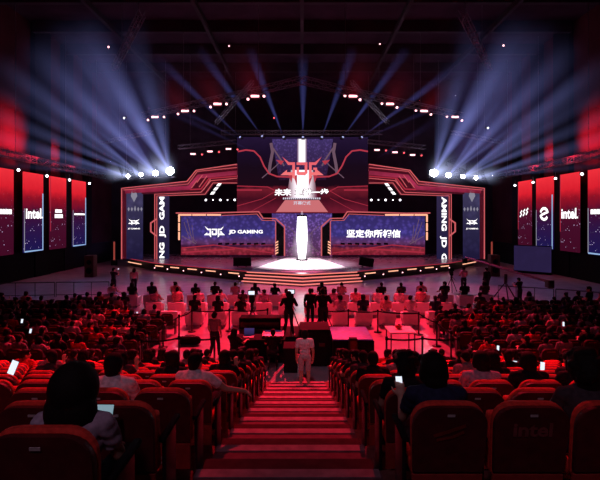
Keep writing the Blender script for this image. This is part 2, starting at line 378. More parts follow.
# short amber light bars and little floor spots set along the skirt of the stage
for sx in (-1, 1):
    for t in (0.06, 0.25, 0.45, 0.65, 0.88):
        a, b = Vector((13.4 * sx, 41.0)), Vector((4.25 * sx, 34.7)); d = (b - a).normalized(); n = Vector((-d.y, d.x)) * sx
        c = a.lerp(b, t) + n * (-0.06 if n.y > 0 else 0.06)
        MB().strip([c - d * 0.55, c + d * 0.55], 0.05, 0.52, 0.60).build('skirt_light_bar', M['neon_hot'], stage)
    for t in (0.0, 0.16, 0.35, 0.55, 0.75, 0.93):
        c = a.lerp(b, t) + (n if n.y < 0 else -n) * 0.03
        MB().ell((c.x, c.y, 0.36), (0.055, 0.055, 0.05), nu=10, nv=6).build('skirt_spot', M['lamp_pink'], stage)
    MB().strip([(17.6 * sx, 45.55), (15.4 * sx, 43.1)], 0.05, 0.42, 0.50).build('skirt_light_bar', M['neon_hot'], stage)
# the white-lit circle piece where the column of light stands
MB().prism([(1.9 * math.cos(a * PI / 12), 43.2 + 1.5 * math.sin(a * PI / 12)) for a in range(24)], SZ, SZ + 0.05).build('centre_disc', M['sofa'], stage)

def q(x, y, d): return ((x - CX) / FPX * d, (CY - y) / FPX * d)
def qs(pts, d, mirror=False): return [q((606 - x) if mirror else x, y, d) for x, y in pts]
def plane_empty(name, d, label, cat, group=None):
    return empty(name, None, label, cat, group, matrix=frame((0, d, EYE), (1, 0, 0), (0, 0, 1)))

# ---------------------------------------------------------------- upper hall screen
d = 48.0
up = plane_empty('hanging_screen', d, 'large dark upper screen above the stage showing a red winged emblem and Chinese headline', 'screen')
MB().prism([q(237, 137, d), q(368, 137, d), q(368, 213, d), q(237, 213, d)], -0.25, 0.0).build('screen_panel', M['screenup'], up)
g = MB(); g.prism(qs([(272, 139), (333, 139), (326, 180), (279, 180)], d), 0.0, 0.01); g.build('tile_graphic', M['screenmid'], up)
bz = MB()
for x0, x1, y0, y1 in ((236, 369, 135.6, 137), (236, 237, 137, 213), (368, 369, 137, 213)): bz.prism([q(x0, y0, d), q(x1, y0, d), q(x1, y1, d), q(x0, y1, d)], -0.3, 0.06)
bz.build('bezel', M['black'], up)
g = MB()   # lit floor and wall lines in the picture
g.prism(qs([(276, 212), (285, 200), (319, 200), (328, 212)], d), 0.0, 0.02)
g.build('floor_graphic', M['ledfloor'], up)
for mir in (False, True):
    g = MB()
    for pts, wd in ((((237, 186), (268, 187), (284, 195)), 0.10), (((237, 206), (262, 199), (276, 191)), 0.07), (((237, 190), (262, 190)), 0.16), (((250, 212), (276, 198)), 0.05)):
        g.strip(qs(pts, d, mir), wd, 0.0, 0.02)
    g.build('line_graphic', M['neon_red'], up)
for mir in (False, True):
    g = MB(); gg = MB()
    g.strip(qs([(238, 151.5), (246, 150), (254, 151), (260, 157), (264, 166), (269, 173.5), (277, 176.5), (290, 177)], d, mir), 0.16, 0.0, 0.03)
    gg.strip(qs([(271, 143), (272.5, 152), (270, 165), (269, 174)], d, mir), 0.32, 0.0, 0.025)
    gg.strip(qs([(273, 148), (281, 160), (284, 166)], d, mir), 0.16, 0.0, 0.025)
    gg.strip(qs([(262, 178), (276, 166), (282, 160)], d, mir), 0.10, 0.0, 0.025)
    g.build('arm_graphic', M['mech'], up); gg.build('gantry_graphic', M['mechgrey'], up)
k = d / FPX
g = MB(); g.prism(qs([(297, 139), (307, 139), (307, 165), (297, 165)], d), 0.012, 0.03); g.build('light_column_graphic', M['colglow'], up)
g = MB(); g.prism(qs([(291, 170), (313, 170), (317.5, 198), (286.5, 198)], d), 0.012, 0.03); g.build('light_cone_graphic', M['colglow_wide'], up)
g = MB(); put_emblem(g, 0, (CY - 168.5) * k, 43 * k, 0.032, 0.08); g.build('emblem', M['emblem'], up)
g = MB()
for mir in (False, True):
    for pl in ([(288, 174), (291.5, 183), (293, 174)], [(293.5, 176), (297, 186), (297, 175)], [(281, 165), (276, 160), (284, 161)]): g.prism(qs(pl, d, mir), 0.032, 0.07)
g.build('emblem_spikes', M['mech'], up)
h = MB()
k = d / FPX
put_text(h, '未来', (283 - CX) * k, (CY - 192.3) * k, 7.5 * k, 0.095, width=17.6 * k, bold=0.085)
put_text(h, '更进一步', (311.5 - CX) * k, (CY - 192.3) * k, 7.9 * k, 0.095, width=34.8 * k, bold=0.085)
h.build('headline_outline', M['outline'], up)
h = MB()
put_text(h, '未来', (283 - CX) * k, (CY - 192.3) * k, 7.0 * k, 0.11, width=17 * k, bold=0.035)
put_text(h, '更进一步', (311.5 - CX) * k, (CY - 192.3) * k, 7.4 * k, 0.11, width=34 * k, bold=0.035)
h.build('headline', M['white_glow'], up)
h = MB(); 
for i in range(19):   # the small line is an unreadable row of little characters in the photograph
    xx = 283 + i * 2.0; h.prism(qs([(xx, 197.6), (xx + 1.3, 197.6), (xx + 1.3, 199.3), (xx, 199.3)], d), 0.1, 0.115)
h.build('small_line', M['white_soft'], up)
h = MB(); put_text(h, '开幕仪式', 0.0, (CY - 203.0) * k, 3.6 * k, 0.11, width=17 * k, bold=0.02); h.build('sub_headline', M['white_soft'], up)

# ---------------------------------------------------------------- two lower stage screens
d = 47.0; k = d / FPX
for mir in (False, True):
    s = plane_empty('led_screen', d, 'low wide violet stage screen reading ' + ('six white Chinese characters' if mir else 'JD GAMING beside a white winged emblem'), 'screen')
    MB().prism(qs([(181, 216), (258, 215), (265, 221), (274.5, 221), (274.5, 255), (181, 255)], d, mir), -0.3, 0.0).build('screen_panel', M['screenlow'], s)
    f = MB()
    f.strip(qs([(176, 213.0), (200, 213.3), (258.5, 211.6), (263, 218.2), (275.5, 218.5), (284.5, 226.5), (284.5, 256)], d, mir), 0.12, -0.3, 0.10)
    f.strip(qs([(222, 215.4), (257, 214.0), (262, 220.3), (274.8, 220.6), (275.6, 222), (275.6, 255)], d, mir), 0.07, -0.3, 0.06)
    f.build('neon_frame', M['neon'], s)
    f = MB()
    for x0, x1 in ((179, 191.5), (192.5, 206), (207, 221)): f.strip(qs([(x0, 214.9), (x1, 214.9)], d, mir), 0.17, 0.0, 0.10)
    for y0, y1 in ((214.5, 222), (223, 231), (232, 240)): f.strip(qs([(179.2, y0), (179.2, y1)], d, mir), 0.16, 0.0, 0.10)
    f.build('light_bar', M['neon_hot'], s)
    MB().prism(qs([(276.2, 221), (284, 228), (284, 256), (276.2, 256)], d, mir), -0.28, 0.03).build('side_cheek', M['black'], s)
    f = MB()
    for i in range(5):
        y = 241 + i * 2.7; f.prism(qs([(275.4, y + 1.2), (278.2, y - 0.2), (278.2, y + 1.1), (275.4, y + 2.5)], d, mir), 0.0, 0.09)
    f.build('chevron_marks', M['neon_hot'], s)
    f = MB()   # pale twisted structure and red floor streaks in the picture's corner
    for a_, b_, wd in (((184, 222), (191, 244), .05), ((187, 219), (193, 243), .06), ((192, 225), (194, 243), .05), ((182, 236), (196, 244), .07), ((197, 243), (186, 230), .04)): f.strip(qs([a_, b_], d, mir), wd, 0.0, 0.02)
    f.build('tower_graphic', M['mechgrey'], s)
    f = MB()
    for a_, b_, wd in (((182, 248), (214, 245), .12), ((214, 245), (273, 253), .10), ((182, 252.5), (235, 249), .16), ((225, 244.5), (273, 245), .05)): f.strip(qs([a_, b_], d, mir), wd, 0.0, 0.02)
    f.build('floor_graphic', M['neon_red'], s)
    f = MB()
    for i in range(7): f.prism(qs([(218 + i * 7.2, 243), (222 + i * 7.2, 242.6), (222.4 + i * 7.2, 244.6), (218 + i * 7.2, 245)], d, mir), 0.0, 0.03)
    f.build('skyline_graphic', M['black'], s)
    f = MB()
    if not mir:
        put_emblem(f, (214.5 - CX) * k, (CY - 231.8) * k, 21 * k, 0.02, 0.06); f.build('emblem', M['white_glow'], s)
        f = MB(); put_text(f, 'JD GAMING', (245.8 - CX) * k, (CY - 232.2) * k, 4.6 * k, 0.05, width=34 * k, bold=0.03); f.build('lettering', M['white_glow'], s)
    else:
        put_text(f, '坚定你所相信', (373.5 - CX) * k, (CY - 233.6) * k, 8.2 * k, 0.05, width=54 * k, bold=0.028); f.build('lettering', M['white_glow'], s)

# ---------------------------------------------------------------- tiled recess between them with the column of light
d = 49.0
rc = plane_empty('tiled_backdrop', d, 'violet honeycomb tiled backdrop in the recess behind the glowing white column', 'backdrop')
MB().prism(qs([(272, 213.5), (332, 213.5), (332, 257), (272, 257)], d), -0.2, 0.0).build('tile_panel', M['tileblue'], rc)
g = MB()
for mir in (False, True):
    for pts in (((287, 226), (294, 232), (294, 246), (287, 252)), ((294, 232), (297, 236)), ((289, 252), (297, 244))): g.strip(qs(pts, d, mir), 0.07, 0.0, 0.05)
g.build('ray_graphic', M['mechgrey'], rc)
col = empty('light_column', (0, 43.2, SZ + 0.05), 'tall glowing white launch column standing at the centre of the stage', 'light column')
pr = [(0.30, 0.0), (0.34, 0.25), (0.42, 0.9), (0.50, 1.9), (0.50, 2.9), (0.46, 3.8), (0.40, 4.25)]
c = MB()
n = 24; vs = []; fs = []
for r, z in pr: vs += [(r * math.cos(2 * PI * i / n), 0.35 * r * math.sin(2 * PI * i / n), z) for i in range(n)]
for j in range(len(pr) - 1): fs += [(j * n + i, j * n + (i + 1) % n, (j + 1) * n + (i + 1) % n, (j + 1) * n + i) for i in range(n)]
fs += [tuple(reversed(range(n))), tuple(range((len(pr) - 1) * n, len(pr) * n))]
c.add(vs, fs, 0, True); c.build('glowing_tube', glow('column_white', (1.0, 0.97, 1.0), 3.2), col)
MB().cyl((0, 0, 0), (0, 0, 0.12), 0.55, n=24).build('base', M['metal'], col)
MB().cyl((0, 0, 4.2), (0, 0, 4.38), 0.5, n=24).build('top_ring', M['metal'], col)

# ---------------------------------------------------------------- angular portals either side
d = 45.0; k = d / FPX
for mir in (False, True):
    side = 'AMING  JD  G' if mir else 'ING  JD  GAM'
    s = plane_empty('stage_portal', d, 'angular maroon neon portal beside the stage, its text column cut to read ' + side.replace('  ', ' '), 'stage portal')
    fas = [(121, 188), (187, 181), (196, 170), (237, 164), (237, 183.5), (213, 184), (205, 195), (157, 195.5), (157, 262), (154, 262), (154, 193.5), (126.5, 194.5), (126.5, 259), (121, 259)]
    MB().prism(qs(fas, d, mir), -0.55, -0.05).build('fascia', M['fascia'], s)
    for nm, pts, wd, mt in (
        ('neon_strip', [(121.6, 259), (121.6, 188.3), (187, 181.3), (196, 170.2), (237, 164.2)], 0.09, 'neon'),
        ('neon_strip', [(123.5, 190), (188, 184), (197.2, 171.4), (237, 167.5)], 0.06, 'neon'),
        ('neon_strip', [(154.7, 262), (154.7, 194.2), (201, 192.2), (210.8, 180.7), (237, 178.2)], 0.07, 'neon'),
        ('neon_strip', [(156.8, 262), (156.8, 196), (205, 194.2), (213, 182.9), (237, 183.0)], 0.07, 'neon'),
        ('red_band', [(125, 191.5), (189, 187.8), (198.5, 176.5), (237, 172.6)], 0.42, 'redband'),
        ('red_band', [(190, 189.5), (201, 189.0), (209, 178.4), (237, 176.2)], 0.14, 'neon_red')):
        MB().strip(qs(pts, d, mir), wd, -0.05, 0.03 if nm == 'neon_strip' else 0.0).build(nm, M[mt], s)
    for a_, b_ in (((199, 187.2), (207, 175.8)), ((203.5, 190), (210.5, 179)), ((197, 182.5), (202.5, 175)), ((191.5, 188), (197, 180.5))):
        MB().strip(qs([a_, b_], d, mir), 0.07, 0.0, 0.04).build('slash_light', M['neon'], s)
    f = MB()
    for i in range(3):
        t = i * 3.6; f.prism(qs([(210 + t * .85, 194.5 - t * 1.15), (213.4 + t * .85, 194.5 - t * 1.15), (215.6 + t * .85, 191.6 - t * 1.15), (212.2 + t * .85, 191.6 - t * 1.15)], d, mir), 0.0, 0.05)
    f.build('white_arrow_marks', M['white_glow'], s)
    # amber hexagonal bracket on the column
    f = MB().strip(qs([(156.5, 219), (150.8, 223), (150.8, 231.5), (156.5, 236)], d, mir), 0.14, -0.05, 0.04); f.build('bracket_light', M['neon'], s)
    # outer LED column
    MB().prism(qs([(126.2, 190), (141.5, 190), (141.5, 259), (126.2, 259)], d, mir), -0.45, -0.02).build('column_screen', M['colled'], s)
    cx = ((472 if mir else 134) - CX) * k
    f = MB(); put_emblem(f, cx, (CY - 222) * k, 11.5 * k, -0.02, 0.03); put_text(f, 'JD GAMING', cx, (CY - 228.8) * k, 1.7 * k, 0.02, width=12 * k, bold=0.03); f.build('emblem', M['white_glow'], s)
    f = MB(); f.prism(qs([(132, 190.5), (136, 190.5), (137.2, 196), (134, 202), (130.8, 196)], d, mir), -0.02, 0.0)
    for i in range(5):
        x = 127.5 + i * 3.2; f.prism(qs([(x, 209), (x + 1.1, 207 - (1.5 if i == 2 else 0)), (x + 2.2, 209), (x + 1.1, 211.5)], d, mir), -0.02, 0.0)
    f.build('figure_graphic', M['grey_led'], s)
    # inner text column
    MB().prism(qs([(158, 195.5), (168, 195.5), (168, 262), (158, 262)], d, mir), -0.45, -0.02).build('text_screen', M['coldark'], s)
    f = MB(); put_text(f, side, ((443.4 if mir else 162.6) - CX) * k, (CY - 228.8) * k, 6.6 * k, 0.0, width=64 * k, bold=0.035, rot=-PI / 2 if mir else PI / 2)
    f.build('lettering', M['white_glow'], s)
    # five little lamps under the inner wing
    for i in range(5):
        a_ = q((206 + i * 7.2) if not mir else 606 - (206 + i * 7.2), 200, d)
        MB().ell((a_[0], a_[1], 0.05), (0.10 if i % 2 == 0 else 0.06,) * 3, nu=12, nv=8).build('wing_lamp', M['lamp_small'], s)
    f = MB().strip(qs([(204, 198.6), (237, 198.6)], d, mir), 0.10, -0.3, -0.05); f.build('lamp_rail', M['metal'], s)
    # thin standing neon post beside the column
    pst = empty('light_post', (0, 0, 0), 'slim dim orange light post standing ' + ('just outside the portal beside the AMING column' if mir else 'just outside the portal beside the GAM column'), 'light post')
    pp = P(606 - 114.2 if mir else 114.2, 254, 46.5)
    MB().box((pp.x, pp.y, 1.5), (0.14, 0.10, 1.9)).build('light_tube', glow('dim_orange_tube', (0.5, 0.08, 0.06), 0.5), pst)
    MB().box((pp.x, pp.y, 0.28), (0.5, 0.4, 0.55)).build('base', M['black'], pst)

# black boxes on the deck
for x0, x1, y1, dd, ang, lab in ((233.5, 251, 266.5, 37.9, 0.0, 'black prompter box on the stage deck in front of the JD GAMING screen'), (359.5, 373.5, 267, 37.6, 0.16, 'tilted black prompter box on the stage deck in front of the Chinese lettering')):
    a_ = P(x0, y1, dd); b_ = P(x1, y1, dd)
    e = empty('stage_prompter', ((a_.x + b_.x) / 2, dd, SZ + 0.002), lab, 'prompter', 'stage prompters')
    m_ = MB().box((0, 0.1, 0.42), (b_.x - a_.x, 0.5, 0.70), (0.0, ang, 0)); m_.build('housing', M['black'], e)
    MB().box((-0.35, 0.1, 0.05), (0.12, 0.6, 0.08)).build('foot', M['metal'], e); MB().box((0.35, 0.1, 0.05), (0.12, 0.6, 0.08)).build('foot', M['metal'], e)
    MB().box((0, 0.37, 0.42), (b_.x - a_.x - 0.1, 0.02, 0.58), (0.0, ang, 0)).build('display', M['dimblue'], e)

# ================================================================== SIDE BANNERS
words = {('l', 0): 'line', ('l', 1): 'intel', ('l', 2): 'two', ('l', 3): 'thin', ('r', 3): 'line', ('r', 2): 'intel', ('r', 1): 'swirl', ('r', 0): 'marks'}
lab = {('l', 0): 'tall red screen banner with one short white line, cut off by the left picture edge', ('l', 1): 'tall red and blue screen banner reading intel with an ice blue lower border',
       ('l', 2): 'tall borderless red screen banner with two small lines of white lettering', ('l', 3): 'blue bordered tall banner with one thin white line, nearest the stage',
       ('r', 0): 'borderless tall red banner with a white zigzag mark, nearest the stage', ('r', 1): 'blue bordered tall banner with a round white swirl mark',
       ('r', 2): 'tall borderless red screen banner reading intel', ('r', 3): 'blue bordered tall red banner cut by the picture edge beyond the borderless intel banner'}
iv = {'l': [(31.5, 34.1), (35.36, 38.0), (39.05, 41.7), (42.9, 45.5)], 'r': [(42.95, 45.5), (39.2, 42.0), (35.5, 38.1), (31.6, 34.4)]}
BZ0, BZ1 = 2.15, 8.55
for sd in 'lr':
    for i, (a_, b_) in enumerate(iv[sd]):
        sx = -1 if sd == 'l' else 1; W = b_ - a_; H = BZ1 - BZ0
        m_ = frame((sx * (HX - 0.75), (a_ + b_) / 2, (BZ0 + BZ1) / 2), (0, -sx, 0), (0, 0, 1))
        bordered = (sd, i) in (('l', 1), ('l', 3), ('r', 1), ('r', 3))
        e = empty('led_banner', None, lab[(sd, i)], 'banner', 'tall screen banners along the side walls', matrix=m_)
        MB().prism([(-W / 2, -H / 2), (W / 2, -H / 2), (W / 2, H / 2), (-W / 2, H / 2)], -0.10, 0).build('banner_panel', M['banner_blue' if bordered else 'banner_red'], e)
        MB().box((0, 0, -0.16), (W - 0.2, H - 0.3, 0.10)).build('back_frame', M['metal'], e)
        if bordered:
            f = MB(); f.strip([(W / 2 - 0.08, H / 2 - 1.6), (W / 2 - 0.08, -H / 2 + 0.08), (-W / 2 + 0.08, -H / 2 + 0.08)], 0.11, 0, 0.03)
            f.build('light_border', M['blue_edge'], e)
            MB().strip([(-W / 2 + 0.05, -H / 2 + 0.1), (-W / 2 + 0.05, 0.3)], 0.07, 0, 0.02).build('faint_border', M['grey_led'], e)
        else:
            MB().strip([(-W / 2 + 0.05, -H / 2 + 1.6), (-W / 2 + 0.05, H / 2)], 0.07, 0, 0.02).build('faint_border', M['neon_red'], e)
        f = MB(); wd = words[(sd, i)]; y0 = -0.08
        if wd == 'intel': put_text(f, 'intel', -0.05, y0, 0.86, 0.02, width=W * 0.80, bold=0.03); f.box((W * 0.43, y0 - 0.33, 0.02), (0.14, 0.14, 0.02))
        elif wd == 'swirl':
            pts = [(0.62 * math.cos(t), y0 + 0.5 * math.sin(t)) for t in [0.15 + j * 0.3 for j in range(10)]]; f.strip(pts, 0.24, 0, 0.02)
            pts = [(0.62 * math.cos(t), y0 + 0.5 * math.sin(t)) for t in [3.3 + j * 0.3 for j in range(9)]]; f.strip(pts, 0.24, 0, 0.02); f.strip([(-0.5, y0 - 0.1), (0.55, y0 + 0.16)], 0.2, 0, 0.02)
        elif wd == 'marks':
            for j in range(3): f.strip([(-0.85 + j * 0.6, y0 - 0.25 + 0.1 * j), (-0.55 + j * 0.6, y0 + 0.02 + 0.1 * j), (-0.75 + j * 0.6, y0 + 0.16 + .1 * j), (-0.45 + j * 0.6, y0 + 0.36 + .1 * j)], 0.17, 0, 0.02)
        elif wd == 'two':
            for j in range(4): f.box((-0.42 + j * 0.28, y0 + 0.25, 0.01), (0.22, 0.30, 0.02))
            for j in range(5): f.box((-0.5 + j * 0.27, y0 - 0.2, 0.01), (0.22, 0.34, 0.02))
        elif wd == 'line':
            for j in range(6): f.box((-0.9 + j * 0.36, y0 + 0.1, 0.01), (0.29, 0.36, 0.02))
        else:
            for j in range(7): f.box((-0.9 + j * 0.3, y0, 0.01), (0.26, 0.16, 0.02))
        f.build('lettering', M['white_glow'], e)
# dim blue screens on the floor below the far right banners
e = empty('floor_screen', (20.3, 39.7, 0), 'dim violet screen standing on the floor under the swirl banner', 'screen', rotz=-0.75)
MB().box((0, 0, 1.3), (3.0, 0.12, 2.2)).build('display', M['dimblue'], e)
MB().box((0, 0.1, 0.1), (3.1, 0.5, 0.2)).build('base', M['black'], e); MB().box((0, 0.1, 1.3), (3.1, 0.08, 2.34)).build('back_frame', M['black'], e)

# ================================================================== TRUSSES
def truss_mb(pts, s=0.45, bay=0.9, w=0.06):
    mb = MB()
    for i in range(len(pts) - 1):
        a, b = Vector(pts[i]), Vector(pts[i + 1]); dr = (b - a); L = dr.length; dr.normalize(); sd = dr.cross(Vector((0, 0, 1))).normalized(); upv = Vector((0, 0, 1))
        cs = [(sd * sx + upv * sz) * s / 2 for sx, sz in ((-1, -1), (1, -1), (1, 1), (-1, 1))]
        for c in cs: mb.bar(a + c, b + c, w)
        nb = max(1, round(L / bay))
        for j in range(nb):
            p0, p1 = a.lerp(b, j / nb), a.lerp(b, (j + 1) / nb)
            for f in range(4):
                c0, c1 = cs[f], cs[(f + 1) % 4]
                if j % 2: c0, c1 = c1, c0
                mb.bar(p0 + c0, p1 + c1, w * 0.6); mb.bar(p0 + c0, p0 + c1, w * 0.6)
    return mb
def truss(pts, label, s=0.45, group=None, hang=()):
    t = empty('lighting_truss', (0, 0, 0), label, 'truss', group)
    truss_mb(pts, s).build('lattice', M['truss'], t)
    for h in hang: MB().bar(h, (h[0], h[1], 19.6 if min(abs(abs(h[0]) - r_) for r_ in (0, 7.5, 15)) < 0.4 else 21.05), 0.04).build('hoist_chain', M['truss'], t)
    return t
WX = 21.0
truss([(-WX, 29, 9.5), (-WX, 47.6, 9.3)], 'red-lit lattice truss running along the top of the left banner wall', hang=((-WX, 33, 9.7), (-WX, 40, 9.7), (-WX, 46, 9.6)))
truss([(WX, 29, 9.5), (WX, 47.6, 9.3)], 'red-lit lattice truss running along the top of the right banner wall', hang=((WX, 33, 9.7), (WX, 40, 9.7), (WX, 46, 9.6)))
TZ1 = 14.3
truss([(-14.6, 41.3, TZ1), (-3.2, 33.2, TZ1), (0, 31.0, TZ1 + 0.1), (3.2, 33.2, TZ1), (14.6, 41.3, TZ1)], 'bent front truss under the ceiling carrying the red blinder lights', hang=((-10, 38, TZ1), (-3.2, 33.2, TZ1), (3.2, 33.2, TZ1), (10, 38, TZ1)))
truss([(-12.2, 44.5, 11.9), (-6.4, 43.6, 12.3)], 'short truss with small red lights over the GAM portal', 0.35, hang=((-11, 44.3, 12), (-7.5, 43.8, 12)))
truss([(6.4, 43.6, 12.3), (12.2, 44.5, 11.9)], 'short truss with small red lights over the AMING portal', 0.35, hang=((7.5, 43.8, 12), (11, 44.3, 12)))
truss([(-8.5, 47.4, 13.9), (8.5, 47.4, 13.9)], 'straight back truss along the top of the upper screen', 0.4, hang=((-7, 47.4, 14), (0, 47.4, 14), (7, 47.4, 14)))
truss([(-19.2, 46.2, 9.0), (-13.0, 46.2, 9.3)], 'short truss holding the blazing white lamps over the GAM portal corner', 0.4, hang=((-18, 46.2, 9.2), (-14, 46.2, 9.3)))
truss([(13.0, 46.2, 9.3), (19.2, 46.2, 9.0)], 'short truss holding the blazing white lamps over the AMING portal corner', 0.4, hang=((14, 46.2, 9.3), (18, 46.2, 9.2)))
for sx, nm in ((-1, 'GAM'), (1, 'AMING')):
    truss([(sx * 15.0, 36.0, 16.9), (sx * 9.6, 27.0, 17.2)], f'dim slanting truss near the ceiling on the {nm} portal side', 0.4, hang=((sx * 13, 32.5, 17), (sx * 10.2, 28, 17.2)))
    truss([(sx * 4.4, 40, 17.0), (sx * 8.8, 46, 14.6)], f'faint sloping truss behind the front truss on the {nm} portal side', 0.3)
    truss([(sx * 20.5, 46.0, 12.6), (sx * 14.0, 42.0, 12.9)], f'faint outer truss crossing the blue beams on the {nm} portal side', 0.3, hang=((sx * 18, 44.4, 12.8),))
# dark ceiling beams and catwalk gear
for i, yy in enumerate((22, 27, 32, 37, 42, 47)):
    struct(MB().box((0, yy, 20.6), (2 * HX - 1, 0.35, 0.9)).build('trim_ceiling_beam', M['dark']))
for i, xx in enumerate((-15, -7.5, 0, 7.5, 15)):
    struct(MB().box((xx, 33, 19.9), (0.25, 34, 0.4)).build('trim_ceiling_rail', M['dark']))
# ================================================================== LIGHT FIXTURES
def aim(loc, to):
    return (Vector(to) - Vector(loc)).to_track_quat('Z', 'Y').to_matrix().to_4x4()
def moving_head(p, to, label, group, lensmat, r=0.16, body=0.3):
    """lamp head in a yoke, its lens looking along +Z of the thing"""
    p = Vector(p); m = Matrix.Translation(p) @ aim(p, to)
    e = empty('hanging_spotlight', None, label, 'stage light', group, matrix=m)
    MB().cyl((0, 0, -body), (0, 0, -0.02), r * 1.0, n=14, r2=r * 1.15).build('lamp_body', M['metal'], e)
    MB().ell((0, 0, 0.0), (r, r, r * 0.45), nu=14, nv=8).build('lens', lensmat, e)
    y = MB(); y.box((-r * 1.35, 0, -body * 0.6), (0.04, 0.10, body)).box((r * 1.35, 0, -body * 0.6), (0.04, 0.10, body)).box((0, 0, -body * 1.15), (r * 2.8, 0.12, 0.05)); y.build('yoke', M['metal'], e)
    return e
ORD = ['first', 'second', 'third', 'fourth', 'fifth', 'sixth', 'seventh', 'eighth', 'ninth', 'tenth', 'eleventh', 'twelfth', 'thirteenth', 'fourteenth', 'fifteenth', 'sixteenth', 'seventeenth', 'eighteenth', 'nineteenth', 'twentieth']

# beams of haze ------------------------------------------------------
def beam_mat(col, s, p=0.10, power=1.0):
    m = bpy.data.materials.new('lit_haze'); m.use_nodes = True; nt = m.node_tree; nt.nodes.clear(); L = nt.links.new
    o = nt.nodes.new('ShaderNodeOutputMaterial'); v = nt.nodes.new('ShaderNodeVolumePrincipled')
    v.inputs['Density'].default_value = 0.0
    tc = nt.nodes.new('ShaderNodeTexCoord'); sp = nt.nodes.new('ShaderNodeSeparateXYZ'); L(tc.outputs['Object'], sp.inputs[0])
    def math_(op, a, b=None, c=None):
        n = nt.nodes.new('ShaderNodeMath'); n.operation = op
        for i, k in enumerate((a, b, c)):
            if k is None: continue
            if isinstance(k, (int, float)): n.inputs[i].default_value = k
            else: L(k, n.inputs[i])
        return n.outputs[0]
    x, y, z = sp.outputs
    rz = math_('MULTIPLY_ADD', z, 0.95, 0.05)
    rr = math_('SQRT', math_('ADD', math_('MULTIPLY', x, x), math_('MULTIPLY', y, y)))
    rad = math_('MAXIMUM', math_('SUBTRACT', 1.0, math_('DIVIDE', rr, rz)), 0.0)
    rad = math_('POWER', rad, power)
    ln = math_('DIVIDE', p, math_('ADD', z, p))
    ln = math_('POWER', ln, 1.25)
    end = math_('POWER', math_('MAXIMUM', math_('SUBTRACT', 1.0, z), 0.0), 0.9)
    nz = nt.nodes.new('ShaderNodeTexNoise'); nz.inputs['Scale'].default_value = 0.35; nz.inputs['Detail'].default_value = 2
    gm = nt.nodes.new('ShaderNodeNewGeometry'); L(gm.outputs['Position'], nz.inputs['Vector'])
    nf = math_('MULTIPLY_ADD', nz.outputs['Fac'], 0.9, 0.5)
    tot = math_('MULTIPLY', math_('MULTIPLY', math_('MULTIPLY', rad, ln), math_('MULTIPLY', end, nf)), s)
    L(tot, v.inputs['Emission Strength']); v.inputs['Emission Color'].default_value = (*col, 1)
    L(v.outputs[0], o.inputs['Volume'])
    try: m.cycles.volume_step_rate = 1.0
    except Exception: pass
    return m
UNIT = {}
def unit_cone():
    if 'c' not in UNIT:
        n = 16; r0 = 0.05
        vs = [(r0 * math.cos(2 * PI * i / n), r0 * math.sin(2 * PI * i / n), 0) for i in range(n)] + [(math.cos(2 * PI * i / n), math.sin(2 * PI * i / n), 1) for i in range(n)]
        fs = [tuple(reversed(range(n))), tuple(range(n, 2 * n))] + [(i, (i + 1) % n, n + (i + 1) % n, n + i) for i in range(n)]
        me = bpy.data.meshes.new('light_beam'); me.from_pydata(vs, [], fs); me.materials.append(None); UNIT['c'] = me
    return UNIT['c']
def beam(p, q_, rad, s, label, col=(0.22, 0.32, 0.95), p_=0.10, power=1.0, group=None):
    p, q_ = Vector(p), Vector(q_); L = (q_ - p).length
    o = bpy.data.objects.new('light_beam', unit_cone()); COL.objects.link(o)
    o.matrix_basis = Matrix.Translation(p) @ aim(p, q_) @ Matrix.Diagonal((rad, rad, L, 1))
    o.material_slots[0].link = 'OBJECT'; o.material_slots[0].material = beam_mat(col, s, p_, power)
    tag(o, label, 'light beam', group, 'stuff'); return o

